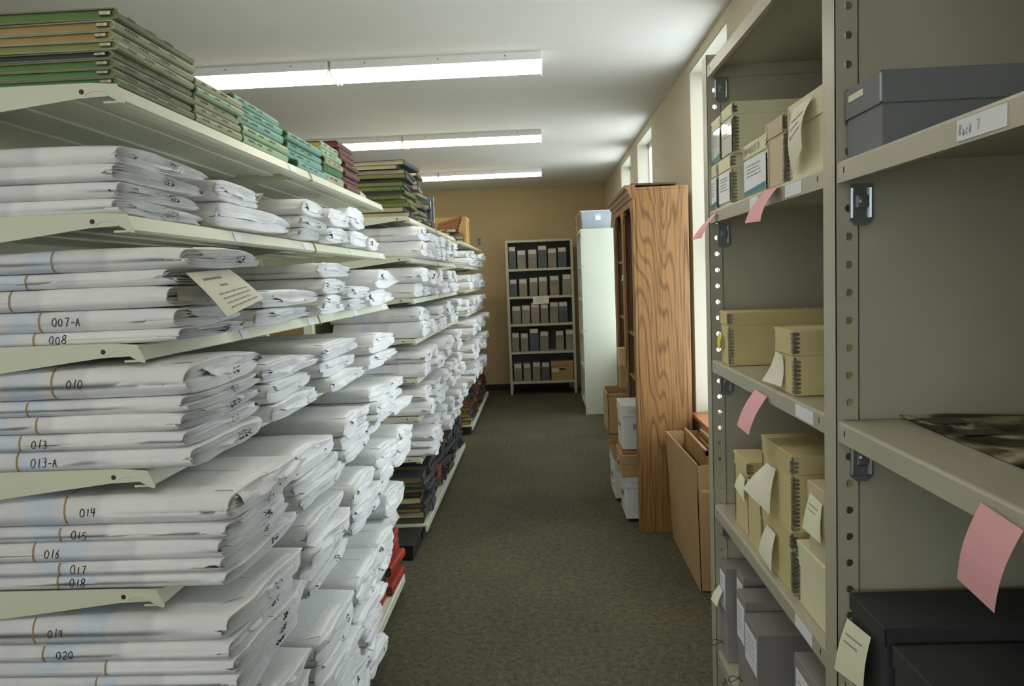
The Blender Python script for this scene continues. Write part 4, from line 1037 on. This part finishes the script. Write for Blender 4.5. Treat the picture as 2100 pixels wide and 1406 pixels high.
# cartons in and before the bookcase
def carton(name, label, x0, x1, y0, y1, z0, z1, m, lid=.07, txt=None, txt2=None, open_=False, rz=0, ink=INK):
    t = thing(name, label, 'box', ((x0+x1)/2, y0, z0), rz)
    a = (x1-x0)/2; d = y1-y0; H = z1-z0
    if open_:
        w_ = .004; b = B().box(-a, a, 0, d, 0, w_).box(-a, a, 0, w_, 0, H).box(-a, a, d-w_, d, 0, H).box(-a, -a+w_, 0, d, 0, H).box(a-w_, a, 0, d, 0, H)
        obj('carton_body', b, m, t)
        obj('rolled_rim', B().box(-a-.005, a+.005, -.005, .006, H-.015, H+.002, .002).box(-a-.005, -a+.006, -.005, d+.005, H-.015, H+.002, .002).box(-a-.005, a+.005, d-.006, d+.005, H-.015, H+.002, .002).box(a-.006, a+.005, -.005, d+.005, H-.015, H+.002, .002), m, t)
        obj('parcel_tape', B().box(-a-.001, -a, d*.1, d*.9, H*.35, H*.5), mat('clear_tape', (.62, .52, .36), .25), t)
    else:
        obj('carton_body', B().box(-a+.004, a-.004, .004, d-.004, 0, H-.004, .003), m, t)
        obj('carton_lid', B().box(-a, a, 0, d, H-lid, H, .003), m, t)
        hl = obj('hand_hole', B().tube([(-a+.003, d*.4, H*.5), (-a+.003, d*.6, H*.5)], .014, 8), CARDI, t)
    if txt: obj('ink_lettering', write(txt, .028, .003, lambda u, v: (-a+.04+u, -.001, H-lid+.02+v), 0, 0, .75, 0, 2), PRINT, t)
    if txt2: obj('ink_lettering', write(txt2, .04, .006, lambda u, v: (-a+.075+u, .003-.001, H*.45+v), 0, 0, .8, 0, 3), ink, t)
    return t
BLUE = mat('blue_ink', (.03, .05, .25), .6)
carton('records_carton', 'white records carton on the floor of bookcase, bottom of stack', .493, .80, 4.93, 5.26, .022, .300, WBOX, .075, '1-1/44')
carton('records_carton', 'brown records carton between two white ones in bookcase', .470, .80, 4.92, 5.26, .302, .445, CARDB, .06, '1-1/44')
carton('records_carton', 'white records carton with blue lettering topping the stack', .484, .80, 4.93, 5.26, .480, .765, WBOX, .072, '-1/4', 'HE', ink=BLUE)
t = thing('packing_pad', 'brown cardboard pad under the top white records carton', 'box', (.63, 4.95, .4455)); obj('pad', B().box(-.15, .15, 0, .28, 0, .034, .003), CARDI, t); obj('pad_edge', B().box(-.151, .151, -.001, .281, .01, .02), CARDB, t)
carton('records_carton', 'white records carton on floor in far bay of the bookcase', .468, .80, 5.40, 5.78, .022, .30, WBOX, .07)
carton('records_carton', 'brown lidded carton in far bay of bookcase, middle of stack', .462, .80, 5.39, 5.79, .302, .485, CARDB, .06)
carton('open_carton', 'open taped cardboard carton topping far bay stack of bookcase', .435, .80, 5.39, 5.80, .487, .772, CARDB, open_=True)
# tall cardboard box full of frames
t = thing('tall_carton', 'tall narrow cardboard box of picture frames between bookcase and steel shelving', 'box', (.835, 3.80, 0))
x0, x1, d, H = -.090, .092, .83, .655
b = B()
fl = .03
def wallq(p0, p1, q1, q0, nrm, th=.005): return solid(B().quad(p0, p1, q1, q0), nrm, th)
for s_ in (wallq((x0, 0, 0), (x1, 0, 0), (x1, -.0, H), (x0-fl*.4, -.0, H-.01), (0, 1, 0)), wallq((x0, 0, 0), (x0, d, 0), (x0-fl, d, H), (x0-fl*.4, 0, H), (1, 0, 0)), wallq((x1, 0, 0), (x1, d, 0), (x1, d, H), (x1, 0, H), (-1, 0, 0)), wallq((x0, d, 0), (x1, d, 0), (x1, d, H), (x0-fl, d, H), (0, -1, 0))): b.add(s_.v, s_.f)
b.box(x0, x1, 0, d, 0, .005)
obj('carton_body', b, CARDB, t)
obj('corner_slit', B().box(x0-fl*.4-.002, x0-fl*.4+.004, -.003, .001, H-.13, H-.002), CARDI, t)
obj('tape_strip', B().box(x0+.01, x1, -.0018, -.0004, H-.145, H-.13), mat('torn_tape', (.55, .38, .20), .5), t)
for i, (xx, yy, ln, ht, lean, nm, lb) in enumerate([(-.055, .10, .62, .60, .04, OAKD, 'dark wood picture frame nearest aisle in tall cardboard box'), (-.022, .06, .60, .70, -.02, OAK, 'tallest oak picture frame standing in tall cardboard box'), (.020, .05, .55, .66, .02, OAKD, 'brown picture frame in middle of tall cardboard box'), (.055, .08, .60, .69, .0, OAK, 'wood picture frame next to wall in tall cardboard box')]):
    f = thing('picture_frame', lb, 'frame', (.835+xx, 3.80+yy, .008), 0, 'picture frames in the tall cardboard box')
    b = B(); w_ = .03; b.box(-.009, .009, 0, ln, 0, w_, .003).box(-.009, .009, 0, ln, ht-w_, ht, .003).box(-.009, .009, 0, w_, 0, ht, .003).box(-.009, .009, ln-w_, ln, 0, ht, .003)
    obj('frame_moulding', b, nm, f)
    obj('picture_sheet', B().box(-.003, .001, w_, ln-w_, w_, ht-w_), [mat('grey_print', (.3, .3, .32), .3), mat('ochre_print', (.32, .2, .05), .5)][i % 2], f)
    f.rotation_euler[1] = lean

# ================================================================== WHITE STEEL UNIT (side on)
t = thing('steel_shelving', 'pale steel shelving with closed perforated side panel beyond bookcase', 'shelving', (0, 0, 0))
wx0, wx1, wy0, wy1, wh = .462, .835, 8.87, 9.80, 2.13
b = B(); perf(b, (wx0, wy0, .004), (1, 0, 0), (0, 0, 1), (0, 1, 0), .040, wh-.004, .020, .0048, .0390, .030, .0014, 8)
b.box(wx0+.040, wx1, wy0, wy0+.0014, .004, wh); obj('side_panel', b, PALEG, t)
b = B(); perf(b, (wx0, wy1, .004), (1, 0, 0), (0, 0, 1), (0, 1, 0), .040, wh-.004, .020, .0048, .0390, .030, .0014, 8)
b.box(wx0+.040, wx1, wy1, wy1+.0014, .004, wh); obj('side_panel', b, PALEG, t)
for yy in (wy0, wy1-.03): obj('post', B().box(wx0-.001, wx0+.001, yy, yy+.032, .004, wh), PALEG, t); obj('post', B().box(wx1-.002, wx1, yy, yy+.032, .004, wh), PALEG, t)
WZ = [.10, .52, .93, 1.33, 1.72, wh]
for z in WZ: obj('shelf', B().box(wx0+.001, wx1-.002, wy0+.003, wy1-.002, z-.003, z-.001).box(wx0, wx0+.002, wy0+.032, wy1-.032, z-.03, z, .0005), PALEG, t)
WG = 'odds and ends on the pale steel shelving'
items = [(4, .02, 9.0, 'grey metal reel', CHROME, .16, .10), (3, .0, 9.1, 'orange and blue packet', mat('orange_card', (.6, .2, .04), .6), .12, .08), (2, .02, 9.0, 'white and red folded folder', mat('rose_card', (.55, .25, .2), .6), .20, .22), (1, .0, 9.1, 'yellow paper block', mat('yellow_card', (.65, .5, .15), .6), .18, .05), (0, .0, 9.0, 'white plastic jug', WBOX, .18, .28)]
for (k, dx, y_, nm, m_, w_, h_) in items:
    q = thing('shelf_parcel', '%s on the open shelves beside far grey-box unit' % nm, 'parcel', (wx0+.03+dx, y_, WZ[k]+.0008), 0, WG)
    obj('parcel_body', B().box(0, .22, 0, w_, 0, h_, .012), m_, q); obj('parcel_flap', B().box(-.003, .0, .02, w_-.02, h_*.4, h_*.8, .001), MPAPER, q)
t = thing('plastic_bin', 'clear plastic storage bin on top of the pale steel shelving', 'storage bin', (.652, 8.93, wh+.001))
def taper(b, ax, ay, z0, z1, k, th):
    for s in (0, 1):
        a = ax-s*th; c = ay-s*th; zz = z0+s*th
        vs = [(-a*k, -c*k, zz), (a*k, -c*k, zz), (a*k, c*k, zz), (-a*k, c*k, zz), (-a, -c, z1), (a, -c, z1), (a, c, z1), (-a, c, z1)]
        fs = [(0, 3, 2, 1), (0, 1, 5, 4), (1, 2, 6, 5), (2, 3, 7, 6), (3, 0, 4, 7)]
        b.add(vs, fs if s == 0 else [f[::-1] for f in fs])
b = B(); taper(b, .172, .26, 0, .200, .93, .002); b.xf(Matrix.Translation((0, .26, 0))); obj('tub', b, PLASTIC, t)
obj('rim', B().box(-.182, .182, -.008, .528, .198, .208, .003), mat('bin_rim', (.66, .69, .72), .3), t)
obj('sticker', B().box(-.012, .048, -.012+.017, -.010+.017, .095, .185), MPAPER, t)
obj('sticker_print', B().box(-.004, .03, -.0125+.017, -.0120+.017, .168, .180), mat('red_print', (.6, .05, .05), .6), t)
b = B().box(-.125, .03, .06, .40, .004, .125, .01); q = thing('folded_cloth', 'dark blue folded cloth inside the clear plastic bin', 'cloth', (.652, 8.93, wh+.001)); obj('cloth_fold', b, mat('navy_cloth', (.06, .085, .13), .9), q); obj('cloth_top_fold', B().box(-.12, .0, .07, .39, .126, .15, .01), mat('navy_cloth', (0, 0, 0)), q)
for i in range(2):
    q = thing('cardboard_tube', '%s pale roll leaning inside the clear plastic bin' % ['left', 'right'][i], 'roll', (.652+.06+.045*i, 8.99, wh+.012)); obj('roll', B().tube([(0, 0, 0), (.035, .03, .14)], .016, 10), mat('pale_roll', (.52, .50, .46), .6), q); obj('roll_core', B().tube([(.034, .029, .139), (.0355, .0302, .1415)], .010, 8), CARDI, q)
carton('storage_carton', 'brown lidded carton behind the plastic bin on pale shelving', .45, .78, 9.50, 9.78, wh+.001, wh+.215, CARDB, .05)

# ================================================================== FAR UNIT WITH GREY CASES
ux0, ux1, uy, ud, uh = -.475, .440, 10.56, .38, 2.115
t = thing('steel_shelving', 'stone coloured open steel shelving of grey cases at back wall', 'shelving', (0, 0, 0))
for xx in (ux0, ux1-.035):
    for yy in (uy, uy+ud-.002): obj('post', B().box(xx, xx+.035, yy, yy+.002, .003, uh), FARM, t)
    obj('side_panel', B().box(xx+(.0 if xx < 0 else .033), xx+(.002 if xx < 0 else .035), uy+.002, uy+ud-.002, .15, uh-.002), FARM, t)
FZ = [1.728, 1.352, .978, .597, .186]
for z in [uh]+FZ: obj('shelf', B().box(ux0+.003, ux1-.003, uy+.003, uy+ud-.003, z-.004, z-.001).box(ux0+.002, ux1-.002, uy-.001, uy+.001, z-.032, z), FARM, t)
obj('back_sheet', B().box(ux0+.003, ux1-.003, uy+ud-.006, uy+ud-.004, .15, uh-.01), mat('dark_grey_enamel', (.16, .155, .13), .6), t)  # back sheet in a darker grey than the shelves
rows = [
 ([(127, 175, 310, 1), (182, 237, 335, 0), (251, 306, 333, 0), (313, 370, 310, 1), (375, 430, 330, 0), (437, 493, 325, 1)], 450, 'top'),
 ([(132, 182, 515, 1), (193, 245, 515, 0), (257, 310, 510, 0), (317, 372, 507, 0), (387, 447, 503, 0), (465, 520, 497, 0)], 625, 'second'),
 ([(148, 205, 690, 0), (208, 262, 687, 0), (268, 322, 672, 0), (328, 378, 682, 0), (385, 440, 673, 0), (443, 500, 673, 1)], 803, 'third'),
 ([(142, 192, 856, 0), (202, 250, 860, 0), (258, 318, 832, 1), (322, 378, 852, 0), (423, 475, 852, 0), (487, 538, 846, 0)], 975, 'fourth'),
 ([(157, 208, 1048, 0), (217, 265, 1048, 0), (275, 325, 1044, 0), (333, 385, 1046, 1)], 1162, 'bottom')]
px = lambda c: -.470 + (1000+c/3.057-1036)*.00661 - .004
for ri, (bx, base, nm) in enumerate(rows):
    sh = -.012*ri
    for i, (a, c, top, dk) in enumerate(bx):
        xa, xb = px(a)+sh, px(c)+sh; H = (base-top)/3.057*.00666; h = (xb-xa)/2
        if xa < ux0+.04: xa = ux0+.04
        H = min(H, .335)
        q = thing('document_case', '%s document case, %s from left on %s shelf of far shelving' % ('dark slate' if dk else 'taupe', NTH[i], nm), 'box', ((xa+xb)/2, uy+.02, FZ[ri]+.0006), 0, 'document cases on the far shelving')
        m_ = BOXD if dk else TAUPE; h = (xb-xa)/2-.002
        obj('case_body', B().box(-h+.001, h-.001, .002, .30, 0, H-.02, .001), m_, q)
        obj('flip_lid', B().box(-h, h, 0, .301, H-.03, H, .001).box(-h, h, -.001, .0015, H*.52, H-.003, .001), m_, q)
        obj('box_label', B().box(-h*.85, h*.85, -.0026, -.0012, H-.062, H-.008), mat('dull_label', (.60, .57, .50), .7), q)
        if dk == 0 and (i+ri) % 3 == 0: q.rotation_euler[1] = .02
        obj('pull_string', B().tube([(-.010+.02*j/6, -.002-.004*sin(pi*j/6), .012+.006*sin(pi*j/6)) for j in range(7)], .0012, 4), BLACK, q)
q = thing('storage_carton', 'brown lidded records carton at right end of far bottom shelf', 'box', (.245, uy+.02, FZ[4]+.0006))
obj('carton_body', B().box(-.150, .150, .003, .33, 0, .235, .002), CARDB, q)
obj('carton_lid', B().box(-.155, .155, 0, .335, .195, .262, .003), CARDB, q)
obj('hand_hole', B().box(-.035, .035, .0015, .004, .14, .165, .002), BLACK, q); obj('box_label', B().box(-.145, -.05, .0012, .0025, .115, .165), mat('dull_label', (0, 0, 0)), q)
q = thing('paper_sign', 'cream paper sign on the lip under second shelf of far shelving', 'sign', (px(327)-.01, uy-.004, 1.30)); obj('sign_sheet', B().box(-.108, .108, 0, .001, -.055, .048), CARD, q)
obj('printed_text', print_lines(lambda u, v: (u, -.0006, v), -.06, .06, .02, 3, .022, .006, 4), PRINT, q)
print('objects', len(bpy.data.objects), 'tris', sum(len(o.data.polygons)*2 for o in bpy.data.objects if o.type == 'MESH'))
